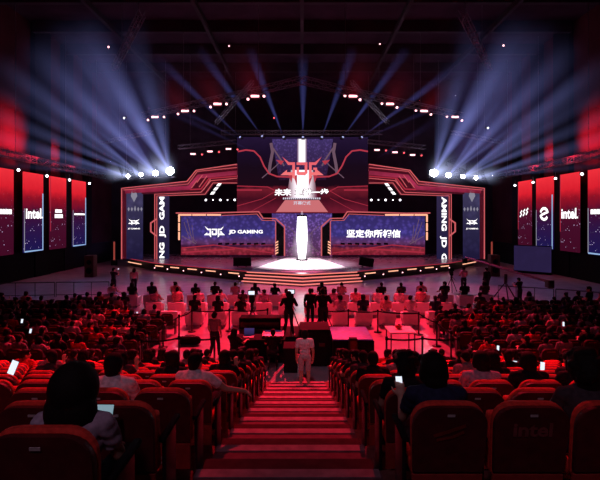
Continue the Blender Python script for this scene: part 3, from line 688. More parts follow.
# white lamps over the portal corners, each throwing blue beams outward
fan = [((170, 171), [((150, 60), 33, 1.5, 1.6), ((128, 20), 30, 1.3, 1.8), ((76, 22), 29, 1.9, 4.2)], 0.40),
       ((155.5, 173), [((52, 22), 29, 1.1, 2.4), ((30, 44), 29, 1.6, 4.0), ((14, 70), 28, 0.8, 3.0)], 0.27),
       ((141, 174.5), [((-8, 58), 27, 1.2, 3.6), ((-14, 82), 27, 0.9, 2.8), ((-30, 104), 26, 0.8, 3.2)], 0.21),
       ((128, 176), [((-30, 128), 26.5, 0.9, 3.6), ((-36, 146), 26, 0.55, 2.8), ((-40, 160), 26, 0.5, 2.2)], 0.19)]
POSW = ['top', 'middle', 'lowest']
for mir in (False, True):
    side = 'AMING' if mir else 'GAM'
    for i, (src, tg, r) in enumerate(fan):
        x = 2 * CX - src[0] if mir else src[0]
        y = src[1] + (2.0 if mir else 0)
        p = P(x, y, 46.0); first = None
        for j, (t, de, rad, s) in enumerate(tg):
            tx = 2 * CX - t[0] if mir else t[0]
            qd = P(tx, t[1], de); first = first or qd
            beam(p + (qd - p).normalized() * 0.3, qd, rad * (1.0 + 0.1 * R.uniform(-1, 1)), s, f'{POSW[j]} pale blue haze beam from the {ORD[i]} white lamp over the {side} portal', col=(0.28, 0.32, 0.86), p_=0.085)
        mid = p + (first - p).normalized() * 6 + Vector((0, -8, 0))
        moving_head(p, mid, f'blazing white lamp over the {side} portal corner, {ORD[i]} counted from the stage', 'white lamps over the portal corners', M['lamp_white'], r)
    # soft broad glow of the haze around that row of lamps
    p = P(2 * CX - 156 if mir else 156, 176, 46.3); qd = P(2 * CX - 60 if mir else 60, 40, 33)
    beam(p, qd, 7.5, 0.085, f'broad soft blue haze around the beams on the {side} portal side', col=(0.21, 0.17, 0.62), p_=0.45, power=0.8)
    for i, (src, tg, r) in enumerate(fan):
        x = 2 * CX - src[0] if mir else src[0]; p = P(x, src[1] + (2.0 if mir else 0), 45.9)
        beam(p + Vector((0, 0.6, 0)), p + Vector((0, -5, 0)), 2.2 * r / 0.4 + 0.5, 2.4, f'bright pale haze glow around the {ORD[i]} white lamp over the {side} portal', col=(0.55, 0.62, 1.0), p_=0.6, power=2.2)

# thin violet beams rising from the back truss
for i, (src, tgt, s) in enumerate((((240, 137), (154, 55), 0.7), ((262, 136), (198, 48), 0.9), ((283.5, 137), (249, 48), 1.0), ((303, 137), (303, 54), 1.0), ((322, 137), (354, 48), 0.9), ((343, 137), (408, 48), 1.0), ((362, 137), (462, 62), 0.9))):
    p = P(src[0], src[1], 47.0); t = P(tgt[0], tgt[1], 38.0)
    moving_head(p, t, f'small beam lamp on the back truss, {ORD[i]} of seven from the left', 'beam lamps along the back truss', M['lamp_beam'], 0.12)
    beam(p + (t - p).normalized() * 0.3, t, 0.62, s, f'thin violet beam rising from the {ORD[i]} lamp on the back truss', col=(0.22, 0.24, 0.95), p_=0.45, power=0.8)
# extra faint beams from the portals' tops
for i, (src, tgt, s) in enumerate((((243, 140), (140, 92), 0.4), ((250, 150), (155, 105), 0.35), ((362, 140), (470, 92), 0.4), ((375, 160), (440, 118), 0.35))):
    p = P(src[0], src[1], 47.0); t = P(tgt[0], tgt[1], 39.0)
    beam(p, t, 0.55, s, ('faint violet beam crossing low behind the ' + ('AMING' if i > 1 else 'GAM') + ' portal, ') + ('upper' if i in (0, 2) else 'lower') + ' one', col=(0.18, 0.2, 0.8), p_=0.45)

# wall lamps between the banners
for mir, pts in ((False, ((18.5, 170, 33.3), (47, 176, 37.1), (69.5, 180, 40.6), (89.5, 183.5, 44.4))), (True, ((582, 174, 33.6), (555.5, 178.5, 37.2), (533, 182.5, 41.0), (515, 185.5, 44.4)))):
    for i, (x, y, dd) in enumerate(pts):
        p = P(x, y, dd)
        e = moving_head(p, p + Vector((0.9 if not mir else -0.9, -1.6, -0.5)), f'bright white spot under the {"right" if mir else "left"} wall truss, {ORD[3 - i]} from the stage', 'white spots above the side banners', M['lamp_wall'], 0.10)
        MB().bar((0, 0, -0.3), (0, 0.45, -0.45), 0.05).build('hanging_clamp', M['metal'], e)

# red blinders ------------------------------------------------------
def blinder(p, label, w_=0.62, h_=0.17, group='pink-white blinder lights'):
    e = empty('blinder_light', p, label, 'stage light', group)
    MB().rbox((0, 0.08, 0), (w_ + 0.14, 0.2, h_ + 0.12), 0.03).build('housing', M['metal'], e)
    MB().rbox((0, -0.03, 0), (w_, 0.05, h_), 0.02).build('lamp_face', M['lamp_pink'], e)
    MB().bar((-w_ / 2, 0.1, h_ / 2), (-w_ / 2, 0.1, h_ / 2 + 0.5), 0.04).bar((w_ / 2, 0.1, h_ / 2), (w_ / 2, 0.1, h_ / 2 + 0.5), 0.04).build('bracket', M['metal'], e)
    return e
for i, (x, y) in enumerate(((155, 117), (185, 111), (217.5, 104), (255, 96.2), (353, 96.2), (390, 104), (424, 111), (455, 117))):
    t = abs(x - CX); dd = 31.1 / (1 - 0.71 * t / FPX)
    dd = 9.1 * FPX / (CY - y)
    side = 'AMING' if x > CX else 'GAM'
    o = (3 - i) if i < 4 else i - 4
    p = P(x, y, dd); blinder(p, f'pink-white blinder on the bent front truss, {ORD[o]} from its middle, {side} side')
    for j, (dx, dy) in enumerate(((-7, 3), (9, 0)) if i < 4 else ((-8, -0.5), (7, 3.5))):
        pp = P(x + dx, y + dy, dd)
        moving_head(pp, pp + Vector((0, -1, -0.6)), f'small pink spot {"left" if j == 0 else "right"} of the {ORD[o]} front truss blinder on the {side} side', 'small pink spots on the front truss', M['lamp_pink'], 0.10)
for i, (x, y) in enumerate(((193, 154), (210, 151.5), (228.5, 149), (377, 150), (395, 152.3), (412.5, 155))):
    side = 'AMING' if x > CX else 'GAM'; o = (2 - i) if i < 3 else i - 3
    blinder(P(x, y, 43.6), f'small pink-red blinder over the {side} portal, {ORD[o]} from the upper screen', 0.5, 0.14)
    pp = P(x + 9, y + 0.5, 43.6)
    moving_head(pp, pp + Vector((0, -1, -0.6)), f'tiny red spot beside the {ORD[o]} small blinder over the {side} portal', 'tiny red spots over the portals', M['lamp_red'], 0.09)
for i, (x, y, r, mt, lab_) in enumerate(((108.5, 47, 0.08, 'lamp_pink', 'pinkish par lamp high near the ceiling above the GAM portal beams'), (503.5, 45.5, 0.08, 'lamp_pink', 'pinkish par lamp high near the ceiling above the AMING portal beams'), (229, 46, 0.06, 'lamp_pink', 'tiny pink lamp under the ceiling above the front truss, GAM side'),
                                  (380, 44, 0.06, 'lamp_pink', 'tiny pink lamp under the ceiling above the front truss, AMING side'), (274, 118, 0.06, 'lamp_red', 'tiny red lamp between the front and back trusses, GAM side'), (488, 128, 0.07, 'lamp_small', 'small white lamp hanging in the blue beams near the AMING portal'), (124, 118, 0.07, 'lamp_small', 'small white lamp hanging in the blue beams near the GAM portal'))):
    p = P(x, y, 36.0)
    moving_head(p, p + Vector((0, -1, -0.35)), lab_, None, M[mt], r)

for i, (x, y) in enumerate(((185, 111), (217.5, 104), (255, 96.2), (353, 96.2), (390, 104), (424, 111))):
    p = P(x, y, 9.1 * FPX / (CY - y)); side = 'AMING' if x > CX else 'GAM'
    beam(p + Vector((0, 1.0, 0)), p + Vector((0, -6, 0.6)), 2.6, 0.07, f'faint red glow of haze round the {ORD[(2 - i) if i < 3 else i - 3]} front truss blinder on the {side} side', col=(0.8, 0.03, 0.06), p_=0.8, power=1.6)
beam(Vector((0, 43.2, 5.6)), Vector((0, 43.2, 0.9)), 1.7, 4.5, 'white glow of haze wrapped round the light column at centre stage', col=(1.0, 0.85, 1.0), p_=3.0, power=2.0)
# small stage spots under the upper screen, hanging light rails
# ================================================================== LAMPS
def spot(loc, to, col, e, ang=60, blend=0.6, size=0.3):
    l = bpy.data.lights.new('stage_spot', 'SPOT'); l.color = col; l.energy = e; l.spot_size = math.radians(ang); l.spot_blend = blend; l.shadow_soft_size = size
    o = bpy.data.objects.new('stage_spot', l); COL.objects.link(o); o.location = loc
    o.rotation_euler = (Vector(to) - Vector(loc)).to_track_quat('-Z', 'Y').to_euler(); return o
RED = (1.0, 0.022, 0.055); PINK = (1.0, 0.11, 0.30); PURP = (0.42, 0.18, 0.80)
for sx in (-1, 1):
    spot((sx * 3.0, 29.5, 14.0), (sx * 3.4, 17.2, 0), RED, 36000, 44)          # carpet and armchairs
    spot((sx * 8.0, 33.0, 14.0), (sx * 10.0, 21.0, 0), RED, 5200, 50)         # floor blocks
    spot((sx * 4.5, 22.0, 18.5), (sx * 4.8, 8.4, 1.6), RED, 27000, 32)         # raked seats, from the front
    spot((sx * 7.5, 27.0, 16.0), (sx * 8.0, 10.0, 1.6), RED, 8000, 36)
    spot((sx * 9.0, 38.0, 13.6), (sx * 11.0, 30.0, 0), PURP, 1500, 80)        # side floor
    spot((sx * 18.4, 35.0, 9.0), (sx * 22.4, 34.6, 11.0), RED, 8000, 58, 1.0)
    spot((sx * 19.4, 40.6, 9.0), (sx * 22.4, 40.6, 10.4), RED, 3600, 46, 1.0)
    spot((sx * 20.0, 44.0, 9.4), (sx * 22.5, 44.2, 11.0), RED, 160, 60)
    spot((sx * 19.5, 38.0, 13.0), (sx * 21.0, 38.5, 9.3), RED, 700, 75)       # wall trusses
spot((0, 33.0, 13.8), (0, 40.0, SZ), (1.0, 0.80, 0.90), 42000, 40, 0.9)        # white light over the pale patch on the deck
spot((-4, 34, 13.8), (-8, 42.5, SZ), PINK, 3500, 50); spot((4, 34, 13.8), (8, 42.5, SZ), PINK, 3500, 50)
spot((0, 36, 14.0), (0, 30.0, 0), PINK, 13000, 44, 0.8); spot((-9, 36, 14.0), (-9.5, 30.0, 0), PINK, 5000, 44, 0.8); spot((9, 36, 14.0), (9.5, 30.0, 0), PINK, 5000, 44, 0.8)                              # floor before the stage
spot((0.0, 19.0, 16.0), (0, 8.2, 1.6), (1.0, 0.08, 0.17), 500, 20)            # stair aisle
spot((0.0, 4.5, 13.0), (0.1, 12.9, 1.2), (0.85, 0.62, 0.85), 700, 12, 0.8)   # added unseen fill lamp, whitens the man at the foot of the stairs
spot((-1.5, -3.0, 11.0), (0, 9.0, 1.4), (0.72, 0.42, 0.62), 420, 60)           # dim house light behind the photographer
# ================================================================== PEOPLE
def V(*a): return Vector(a)
def hand_prims(out, wrist, d, nrm, side, curl=0.5, big=1.0):
    d = d.normalized(); nrm = (nrm - d * nrm.dot(d)).normalized(); ac = d.cross(nrm).normalized() * side   # ac points to the little finger side
    out.append(('cap', wrist - d * 0.01, wrist + d * 0.03, 0.027, 0.030, 'hand'))
    for t in (-0.024, 0.0, 0.024): out.append(('cap', wrist + d * 0.02 + ac * t * 0.8, wrist + d * 0.085 + ac * t, 0.017, 0.014, 'hand'))
    for i, (t, ln) in enumerate(((-0.033, 0.066), (-0.011, 0.076), (0.011, 0.071), (0.032, 0.054))):
        a = wrist + d * 0.088 + ac * t; c1 = curl * 0.7; c2 = curl * 1.6
        b = a + (d * math.cos(c1) + nrm * math.sin(c1) + ac * t * 1.5) * ln * 0.55; c = b + (d * math.cos(c2) + nrm * math.sin(c2)) * ln * 0.5
        out += [('cap', a, b, 0.0105, 0.0095, 'hand'), ('cap', b, c, 0.0095, 0.0085, 'hand')]
    a = wrist + d * 0.03 - ac * 0.030; b = a + (d * 0.6 - ac * 0.75 + nrm * 0.25).normalized() * 0.042; c = b + (d * 0.9 - ac * 0.2 + nrm * 0.3).normalized() * 0.032
    out += [('cap', a, b, 0.0135, 0.0115, 'hand'), ('cap', b, c, 0.0115, 0.0095, 'hand')]

def body_prims(J, girth=1.0):
    o = []; g = girth
    pv, ch, nb = J['pelvis'], J['chest'], J['neck']
    up = (ch - pv).normalized(); rx = Matrix.Rotation(0, 3, 'X')
    lean = math.atan2(-up.y, up.z); rot = Matrix.Rotation(lean, 3, 'X')
    wa = pv.lerp(ch, 0.45)
    o.append(('ell', pv, (0.165 * g, 0.118 * g, 0.115), rot, 'pelvis'))
    o.append(('ell', wa, (0.142 * g, 0.105 * g, 0.16), rot, 'torso'))
    o.append(('ell', ch, (0.168 * g, 0.112 * g, 0.19), rot, 'torso'))
    o.append(('ell', ch + up * 0.06 - V(0, 0.02, 0), (0.165 * g, 0.10 * g, 0.10), rot, 'torso'))
    for s in ('L', 'R'):
        sh = J['sh' + s]; sx = -1 if s == 'L' else 1
        o.append(('cap', nb + V(sx * 0.02, 0, -0.03), sh + V(-sx * 0.02, 0, 0.0), 0.055, 0.058, 'torso'))
        o.append(('cap', sh, J['el' + s], 0.055, 0.042, 'uparm')); o.append(('cap', J['el' + s], J['wr' + s], 0.041, 0.028, 'forearm'))
        hd = J.get('hd' + s); hd = hd if hd is not None else (J['wr' + s] - J['el' + s]); 
        hand_prims(o, J['wr' + s], hd, J.get('hn' + s, V(0, 0, -1)), sx, J.get('curl', 0.5))
        o.append(('cap', J['hip' + s], J['kn' + s], 0.088 * g, 0.058, 'thigh')); o.append(('cap', J['kn' + s], J['kn' + s].lerp(J['an' + s], 0.35), 0.056, 0.056, 'shin'))
        o.append(('cap', J['kn' + s].lerp(J['an' + s], 0.3), J['an' + s], 0.056, 0.038, 'shin'))
        hl = J['an' + s]; td = (J['toe' + s] - hl); td.z = 0; tl_ = td.normalized()
        o.append(('cap', hl + V(0, 0, -0.045) - tl_ * 0.02, J['toe' + s], 0.042, 0.032, 'foot')); o.append(('cap', hl, hl + V(0, 0, -0.045), 0.04, 0.042, 'foot'))
    o.append(('cap', nb - V(0, 0, 0.02), J['head'] + V(0, -0.015, -0.06), 0.058, 0.052, 'neck'))
    H = J['headrot']; hc = J['head']
    for k, *a in HEADP:
        if k == 'ell': o.append(('ell', hc + H @ V(*a[0]), a[1], H, 'head'))
        else: o.append(('cap', hc + H @ V(*a[0]), hc + H @ V(*a[1]), a[2], a[3], 'head'))
    return o
HEADP = [('ell', (0, -0.008, 0.022), (0.076, 0.096, 0.104)), ('ell', (0, 0.030, -0.035), (0.062, 0.070, 0.082)), ('cap', (0, 0.05, -0.092), (0, 0.068, -0.095), 0.03, 0.024),
         ('cap', (0, 0.093, 0.012), (0, 0.112, -0.032), 0.010, 0.015), ('cap', (-0.03, 0.084, 0.028), (0.03, 0.084, 0.028), 0.013, 0.013), ('cap', (-0.016, 0.095, -0.062), (0.016, 0.095, -0.062), 0.009, 0.009),
         ('ell', (-0.078, -0.004, -0.006), (0.012, 0.026, 0.033)), ('ell', (0.078, -0.004, -0.006), (0.012, 0.026, 0.033))]

def union(prims, voxel, smooth=4, noise=0.0):
    mb = MB()
    for p in prims:
        if p[0] == 'ell': mb.ell(p[1], p[2], p[3], nu=18, nv=12)
        else: mb.cap(p[1], p[2], p[3], p[4], n=12)
    me = mb.mesh('tmp', M['skin']); o = bpy.data.objects.new('tmp', me); COL.objects.link(o)
    m = o.modifiers.new('r', 'REMESH'); m.mode = 'VOXEL'; m.voxel_size = voxel; m.use_smooth_shade = True
    if smooth: s = o.modifiers.new('s', 'SMOOTH'); s.factor = 0.5; s.iterations = smooth
    dg = bpy.context.evaluated_depsgraph_get(); out = bpy.data.meshes.new_from_object(o.evaluated_get(dg))
    bpy.data.objects.remove(o); bpy.data.meshes.remove(me); return out

def nearest(prims, pts):
    n = len(pts); best = np.full(n, 1e9); idx = np.zeros(n, int); tt = np.zeros(n)
    for i, p in enumerate(prims):
        if p[0] == 'ell':
            c = np.array(p[1]); R3 = np.array(p[3]) if p[3] is not None else np.eye(3); r = np.array(p[2])
            l = (pts - c) @ R3; k = np.linalg.norm(l / r, axis=1); dd = (k - 1) * r.min(); t = np.zeros(n)
        else:
            a, b = np.array(p[1]), np.array(p[2]); ab = b - a; t = np.clip(((pts - a) @ ab) / max(ab @ ab, 1e-9), 0, 1)
            dd = np.linalg.norm(pts - a - t[:, None] * ab, axis=1) - (p[3] + (p[4] - p[3]) * t)
        mk = dd < best; best[mk] = dd[mk]; idx[mk] = i; tt[mk] = t[mk]
    return idx, tt

def extract(me, sel, off, name, material, wob=0.003):
    nv = len(me.vertices); co = np.zeros(nv * 3); me.vertices.foreach_get('co', co); co = co.reshape(-1, 3)
    no = np.array([v.normal[:] for v in me.vertices])
    w_ = np.sin(co[:, 2] * 70 + co[:, 0] * 40) * np.sin(co[:, 1] * 60 + 1.3) * wob
    co2 = co + no * (off + w_)[:, None]
    used = {}; fs = []; vs = []
    for i in np.nonzero(sel)[0]:
        f = []
        for v in me.polygons[int(i)].vertices:
            if v not in used: used[v] = len(vs); vs.append(co2[v])
            f.append(used[v])
        fs.append(f)
    m = bpy.data.meshes.new(name); m.from_pydata([tuple(v) for v in vs], [], fs); m.materials.append(material)
    m.polygons.foreach_set('use_smooth', [True] * len(fs)); m.update(); return m

def seated(**k):
    J = dict(pelvis=V(0, -0.04, 0.54), chest=V(0, -0.085, 0.86), neck=V(0, -0.075, 1.0), head=V(0, -0.045, 1.115), headrot=Matrix.Identity(3), curl=0.7)
    for s, x in (('L', -1), ('R', 1)):
        J['sh' + s] = V(x * 0.178, -0.075, 0.955); J['el' + s] = V(x * 0.225, 0.04, 0.71); J['wr' + s] = V(x * 0.12, 0.24, 0.66)
        J['hip' + s] = V(x * 0.095, 0.0, 0.525); J['kn' + s] = V(x * 0.13, 0.40, 0.53); J['an' + s] = V(x * 0.13, 0.40, 0.10); J['toe' + s] = V(x * 0.15, 0.54, 0.036)
    J.update(k); return J
def standing(**k):
    J = dict(pelvis=V(0, 0, 0.95), chest=V(0, -0.01, 1.27), neck=V(0, -0.015, 1.44), head=V(0, 0.015, 1.575), headrot=Matrix.Identity(3), curl=0.5)
    for s, x in (('L', -1), ('R', 1)):
        J['sh' + s] = V(x * 0.185, -0.015, 1.395); J['el' + s] = V(x * 0.235, -0.03, 1.11); J['wr' + s] = V(x * 0.235, 0.05, 0.87); J['hn' + s] = V(-x, 0, 0)
        J['hip' + s] = V(x * 0.095, 0, 0.90); J['kn' + s] = V(x * 0.10, 0.02, 0.50); J['an' + s] = V(x * 0.11, -0.02, 0.09); J['toe' + s] = V(x * 0.14, 0.13, 0.034)
    J.update(k); return J
def RX(a): return Matrix.Rotation(a, 3, 'X')
def RZ(a): return Matrix.Rotation(a, 3, 'Z')
POSES = {
    'sit': (seated(), 'short'),
    'sit_down': (seated(chest=V(0, -0.05, 0.85), neck=V(0, -0.015, 0.98), head=V(0, 0.035, 1.085), headrot=RX(-0.45), shL=V(-0.175, -0.03, 0.945), shR=V(0.175, -0.03, 0.945), wrL=V(-0.05, 0.26, 0.72), wrR=V(0.06, 0.27, 0.72)), 'short'),
    'sit_phone': (seated(head=V(0.01, -0.03, 1.11), headrot=RX(-0.18), elR=V(0.24, 0.07, 0.75), wrR=V(0.15, 0.26, 0.90), hdR=V(-0.1, 0.1, 1), hnR=V(0, 1, 0), elL=V(-0.23, 0.07, 0.72), wrL=V(-0.05, 0.27, 0.80)), 'short'),
    'sit_left': (seated(headrot=RZ(0.9) @ RX(-0.05), head=V(-0.01, -0.04, 1.115), elL=V(-0.27, 0.03, 0.73), wrL=V(-0.27, 0.26, 0.70)), 'short'),
    'sit_right': (seated(headrot=RZ(-0.8), head=V(0.012, -0.04, 1.11), elR=V(0.28, 0.03, 0.73), wrR=V(0.29, 0.27, 0.70)), 'short'),
    'sit_lean': (seated(pelvis=V(0, -0.02, 0.54), chest=V(0.035, 0.05, 0.82), neck=V(0.05, 0.12, 0.94), head=V(0.055, 0.17, 1.04), headrot=RX(-0.35), shL=V(-0.14, 0.09, 0.90), shR=V(0.21, 0.09, 0.90), elL=V(-0.2, 0.26, 0.68), elR=V(0.25, 0.26, 0.68), wrL=V(-0.04, 0.42, 0.63), wrR=V(0.08, 0.43, 0.63)), 'short'),
    'sit_arm_out': (seated(headrot=RZ(-0.2), elR=V(0.36, 0.02, 0.78), wrR=V(0.58, 0.12, 0.72), hdR=V(0.6, 0.5, -0.5)), 'short'),
    'sit_type': (seated(chest=V(0, -0.05, 0.86), headrot=RX(-0.25), elR=V(0.26, 0.12, 0.76), wrR=V(0.2, 0.37, 0.80), elL=V(-0.24, 0.12, 0.75), wrL=V(-0.12, 0.36, 0.80), hdR=V(0, 1, 0), hdL=V(0, 1, 0)), 'short'),
    'sit_phone_l': (seated(head=V(-0.01, -0.03, 1.11), headrot=RX(-0.18), elL=V(-0.235, 0.06, 0.72), wrL=V(-0.215, 0.24, 0.80), hdL=V(-0.02, 0.4, 1), hnL=V(0, 1, 0), elR=V(0.23, 0.07, 0.72), wrR=V(0.05, 0.27, 0.80)), 'short'),
    'stand': (standing(), 'short'),
    'stand_walk': (standing(knR=V(0.10, 0.12, 0.51), anR=V(0.11, 0.14, 0.09), toeR=V(0.13, 0.29, 0.034), anL=V(-0.11, -0.18, 0.12), toeL=V(-0.13, -0.04, 0.04), wrL=V(-0.24, 0.12, 0.9), headrot=RX(-0.2)), 'short'),
    'stand_camera': (standing(chest=V(0, 0.02, 1.26), neck=V(0, 0.03, 1.42), head=V(0, 0.075, 1.54), headrot=RX(-0.15), shL=V(-0.19, 0.01, 1.38), shR=V(0.19, 0.01, 1.38), elL=V(-0.30, 0.13, 1.15), elR=V(0.30, 0.13, 1.15), wrL=V(-0.16, 0.36, 1.26), wrR=V(0.16, 0.36, 1.28), anL=V(-0.17, -0.02, 0.09), anR=V(0.17, -0.02, 0.09), toeL=V(-0.22, 0.12, 0.034), toeR=V(0.22, 0.12, 0.034)), 'short'),
    'stand_photo': (standing(headrot=RZ(-0.25), elL=V(-0.27, 0.12, 1.20), elR=V(0.27, 0.14, 1.22), wrL=V(-0.09, 0.33, 1.43), wrR=V(0.11, 0.33, 1.45), hdL=V(0, 0.2, 1), hdR=V(0, 0.2, 1), hnL=V(0, 1, 0), hnR=V(0, 1, 0)), 'short'),
    'stand_cross': (standing(headrot=RZ(0.5), elL=V(-0.26, 0.02, 1.14), elR=V(0.26, 0.02, 1.14), wrL=V(0.06, 0.20, 1.17), wrR=V(-0.06, 0.22, 1.13), hdL=V(1, 0, 0.1), hdR=V(-1, 0, 0.1), hnL=V(0, -1, 0), hnR=V(0, -1, 0)), 'short'),
}
HAIRP = {
    'short': [('ell', V(0, -0.016, 0.034), (0.086, 0.103, 0.106), None), ('ell', V(0, -0.058, -0.025), (0.066, 0.05, 0.062), None), ('cap', V(-0.05, 0.055, 0.085), V(0.05, 0.06, 0.09), 0.03, 0.03)],
    'crop': [('ell', V(0, -0.016, 0.036), (0.082, 0.099, 0.098), None), ('ell', V(0, -0.058, -0.01), (0.062, 0.045, 0.055), None)],
    'mid': [('ell', V(0, -0.018, 0.036), (0.098, 0.112, 0.114), None), ('ell', V(0, -0.06, -0.045), (0.082, 0.055, 0.075), None), ('cap', V(-0.06, 0.055, 0.085), V(0.06, 0.06, 0.085), 0.038, 0.038), ('ell', V(-0.082, -0.01, -0.01), (0.022, 0.05, 0.05), None), ('ell', V(0.082, -0.01, -0.01), (0.022, 0.05, 0.05), None)],
    'long': [('ell', V(0, -0.018, 0.034), (0.097, 0.112, 0.114), None), ('ell', V(0, -0.062, -0.09), (0.10, 0.058, 0.13), None), ('ell', V(0, -0.075, -0.19), (0.098, 0.045, 0.10), None), ('cap', V(-0.083, 0.01, 0.02), V(-0.092, -0.02, -0.20), 0.03, 0.026), ('cap', V(0.083, 0.01, 0.02), V(0.092, -0.02, -0.20), 0.03, 0.026), ('cap', V(-0.05, 0.055, 0.085), V(0.05, 0.06, 0.09), 0.034, 0.034)],
    'bun': [('ell', V(0, -0.016, 0.034), (0.088, 0.104, 0.106), None), ('ell', V(0, -0.058, -0.025), (0.066, 0.05, 0.062), None), ('ell', V(0, -0.09, 0.11), (0.05, 0.05, 0.045), None)],
    'bob': [('ell', V(0, -0.018, 0.030), (0.104, 0.116, 0.118), None), ('ell', V(0, -0.045, -0.06), (0.112, 0.085, 0.125), None), ('ell', V(0, -0.055, -0.13), (0.098, 0.066, 0.085), None)],
    'curly': [('ell', V(0, -0.016, 0.034), (0.094, 0.108, 0.112), None), ('ell', V(0, -0.06, -0.04), (0.08, 0.05, 0.07), None)],
}
rh = random.Random(3)
for i in range(46):
    a, b = rh.uniform(0, 2 * PI), rh.uniform(-0.5, 1.4)
    if math.sin(a) * math.cos(b) > 0.5 and b < 0.5: continue
    HAIRP['curly'].append(('ell', V(0.095 * math.cos(a) * math.cos(b), -0.018 + 0.108 * math.sin(a) * math.cos(b), 0.034 + 0.112 * math.sin(b)), (0.024, 0.024, 0.024), None))
HAIRM = {}
for k_, pr_ in HAIRP.items():
    me = union([(p[0], *p[1:]) for p in pr_], 0.009, 3); me.name = 'hair'; me.materials.clear(); me.materials.append(M['hair']); HAIRM[k_] = me
M['eye'] = mat('eye_dark', (0.02, 0.015, 0.015), 0.2, 0.5); M['lip'] = mat('lips', (0.40, 0.13, 0.12), 0.5, 0.3); M['shoe_dark'] = mat('shoe_dark', (0.03, 0.03, 0.03), 0.5, 0.3)
BODY = {}
def make_body(pose, short=True, shorts=False, girth=1.0):
    key = (pose, short, shorts, girth)
    if key in BODY: return BODY[key]
    J = POSES[pose][0]; pr = body_prims(J, girth)
    me = union(pr, 0.0095, 3); me.name = 'person'
    nf = len(me.polygons); ctr = np.array([p.center[:] for p in me.polygons])
    idx, t = nearest(pr, ctr); reg = np.array([pr[i][-1] for i in range(len(pr))])[idx]
    me.materials.clear()
    for m_ in ('skin', 'shoe', 'eye', 'lip'): me.materials.append(M[m_])
    mi = np.zeros(nf, int); mi[reg == 'foot'] = 1
    Hn = np.array(J['headrot']); loc = (ctr - np.array(J['head'])) @ Hn
    for ex in (-0.032, 0.032): mi[(np.abs(loc[:, 0] - ex) < 0.016) & (np.abs(loc[:, 2] - 0.006) < 0.008) & (loc[:, 1] > 0.06)] = 2
    mi[(np.abs(loc[:, 0]) < 0.024) & (np.abs(loc[:, 2] + 0.063) < 0.008) & (loc[:, 1] > 0.075)] = 3
    me.polygons.foreach_set('material_index', mi.tolist()); me.update()
    sh = (reg == 'torso') | ((reg == 'uparm') & ((t < 0.62) if short else True))
    if not short: sh |= (reg == 'forearm') & (t < 0.93)
    tr = (reg == 'pelvis') | (reg == 'thigh') if shorts else (reg == 'pelvis') | (reg == 'thigh') | (reg == 'shin')
    if shorts: tr = tr & ~((reg == 'thigh') & (t > 0.86))
    BODY[key] = (me, extract(me, sh, 0.012, 'shirt', SHIRT['black'], 0.004), extract(me, tr, 0.008, 'trousers', M['jeans'], 0.003), J)
    return BODY[key]
def person(loc, rotz, pose, label, shirt='black', hair='short', group=None, scale=1.0, haircol='hair', short=True, shorts=False, hs=1.0, pants=None, girth=1.0):
    me, sm, tm, J = make_body(pose, short, shorts, girth)
    o = bpy.data.objects.new('person', me); COL.objects.link(o); o.location = loc; o.rotation_euler = (0, 0, rotz); o.scale = (scale,) * 3
    tag(o, label, 'person', group)
    h = bpy.data.objects.new('hair', HAIRM[hair]); COL.objects.link(h); h.parent = o
    h.matrix_basis = Matrix.Translation(J['head']) @ J['headrot'].to_4x4() @ Matrix.Diagonal((hs, hs, hs, 1))
    h.material_slots[0].link = 'OBJECT'; h.material_slots[0].material = M[haircol]
    s = bpy.data.objects.new('shirt', sm); COL.objects.link(s); s.parent = o
    s.material_slots[0].link = 'OBJECT'; s.material_slots[0].material = SHIRT[shirt]
    t = bpy.data.objects.new('shorts' if shorts else 'trousers', tm); COL.objects.link(t); t.parent = o
    if pants: t.material_slots[0].link = 'OBJECT'; t.material_slots[0].material = M[pants]
    return o
def phone(p, rot, label, w_=0.075, h_=0.155, mt='phone'):
    e = empty('smartphone' if w_ < 0.12 else 'tablet', p, label, 'phone' if w_ < 0.12 else 'tablet'); e.rotation_euler = rot
    MB().rbox((0, 0.006, 0), (w_, 0.009, h_), 0.004).build('case', M['black'], e)
    MB().box((0, 0.0, 0), (w_ * 0.92, 0.004, h_ * 0.93)).build('display', M[mt], e); return e
# ================================================================== THEATRE SEATS
def back_outline(w0, w1, z0, z1, r=0.13, n=6):
    pts = [(-w0 / 2, z0), (w0 / 2, z0)]
    pts.append((w1 / 2, z1 - r * 1.3))
    for i in range(n + 1):
        a = PI / 2 * i / n; pts.append((w1 / 2 - r + r * math.cos(a), z1 - r + r * math.sin(a)))
    for i in range(n + 1):
        a = PI / 2 + PI / 2 * i / n; pts.append((-w1 / 2 + r + r * math.cos(a), z1 - r + r * math.sin(a)))
    pts.append((-w1 / 2, z1 - r * 1.3)); return pts
def slab(mb, outline, y0, y1, tilt, zp, mi=0, bulge=0.0, shrink=0.92):
    """upright padded slab: outline in x,z; faces at y0 (rear) and y1 (front), leaning back by tilt about height zp"""
    n = len(outline); cz = sum(p[1] for p in outline) / n
    def lay(y, k): return [(x * k, y - (z - zp) * tilt, cz + (z - cz) * k) for x, z in outline]
    L = [lay(y0 - bulge, shrink), lay(y0 + 0.012, 1.0), lay(y1 - 0.02, 1.0), lay(y1 + bulge, shrink)]
    vs = sum(L, []); fs = [tuple(range(n))[::1], tuple(reversed(range(3 * n, 4 * n)))]
    for j in range(3): fs += [(j * n + i, (j + 1) * n + i, (j + 1) * n + (i + 1) % n, j * n + (i + 1) % n) for i in range(n)]
    mb.add(vs, fs, mi, False); return mb
SEATP = {}
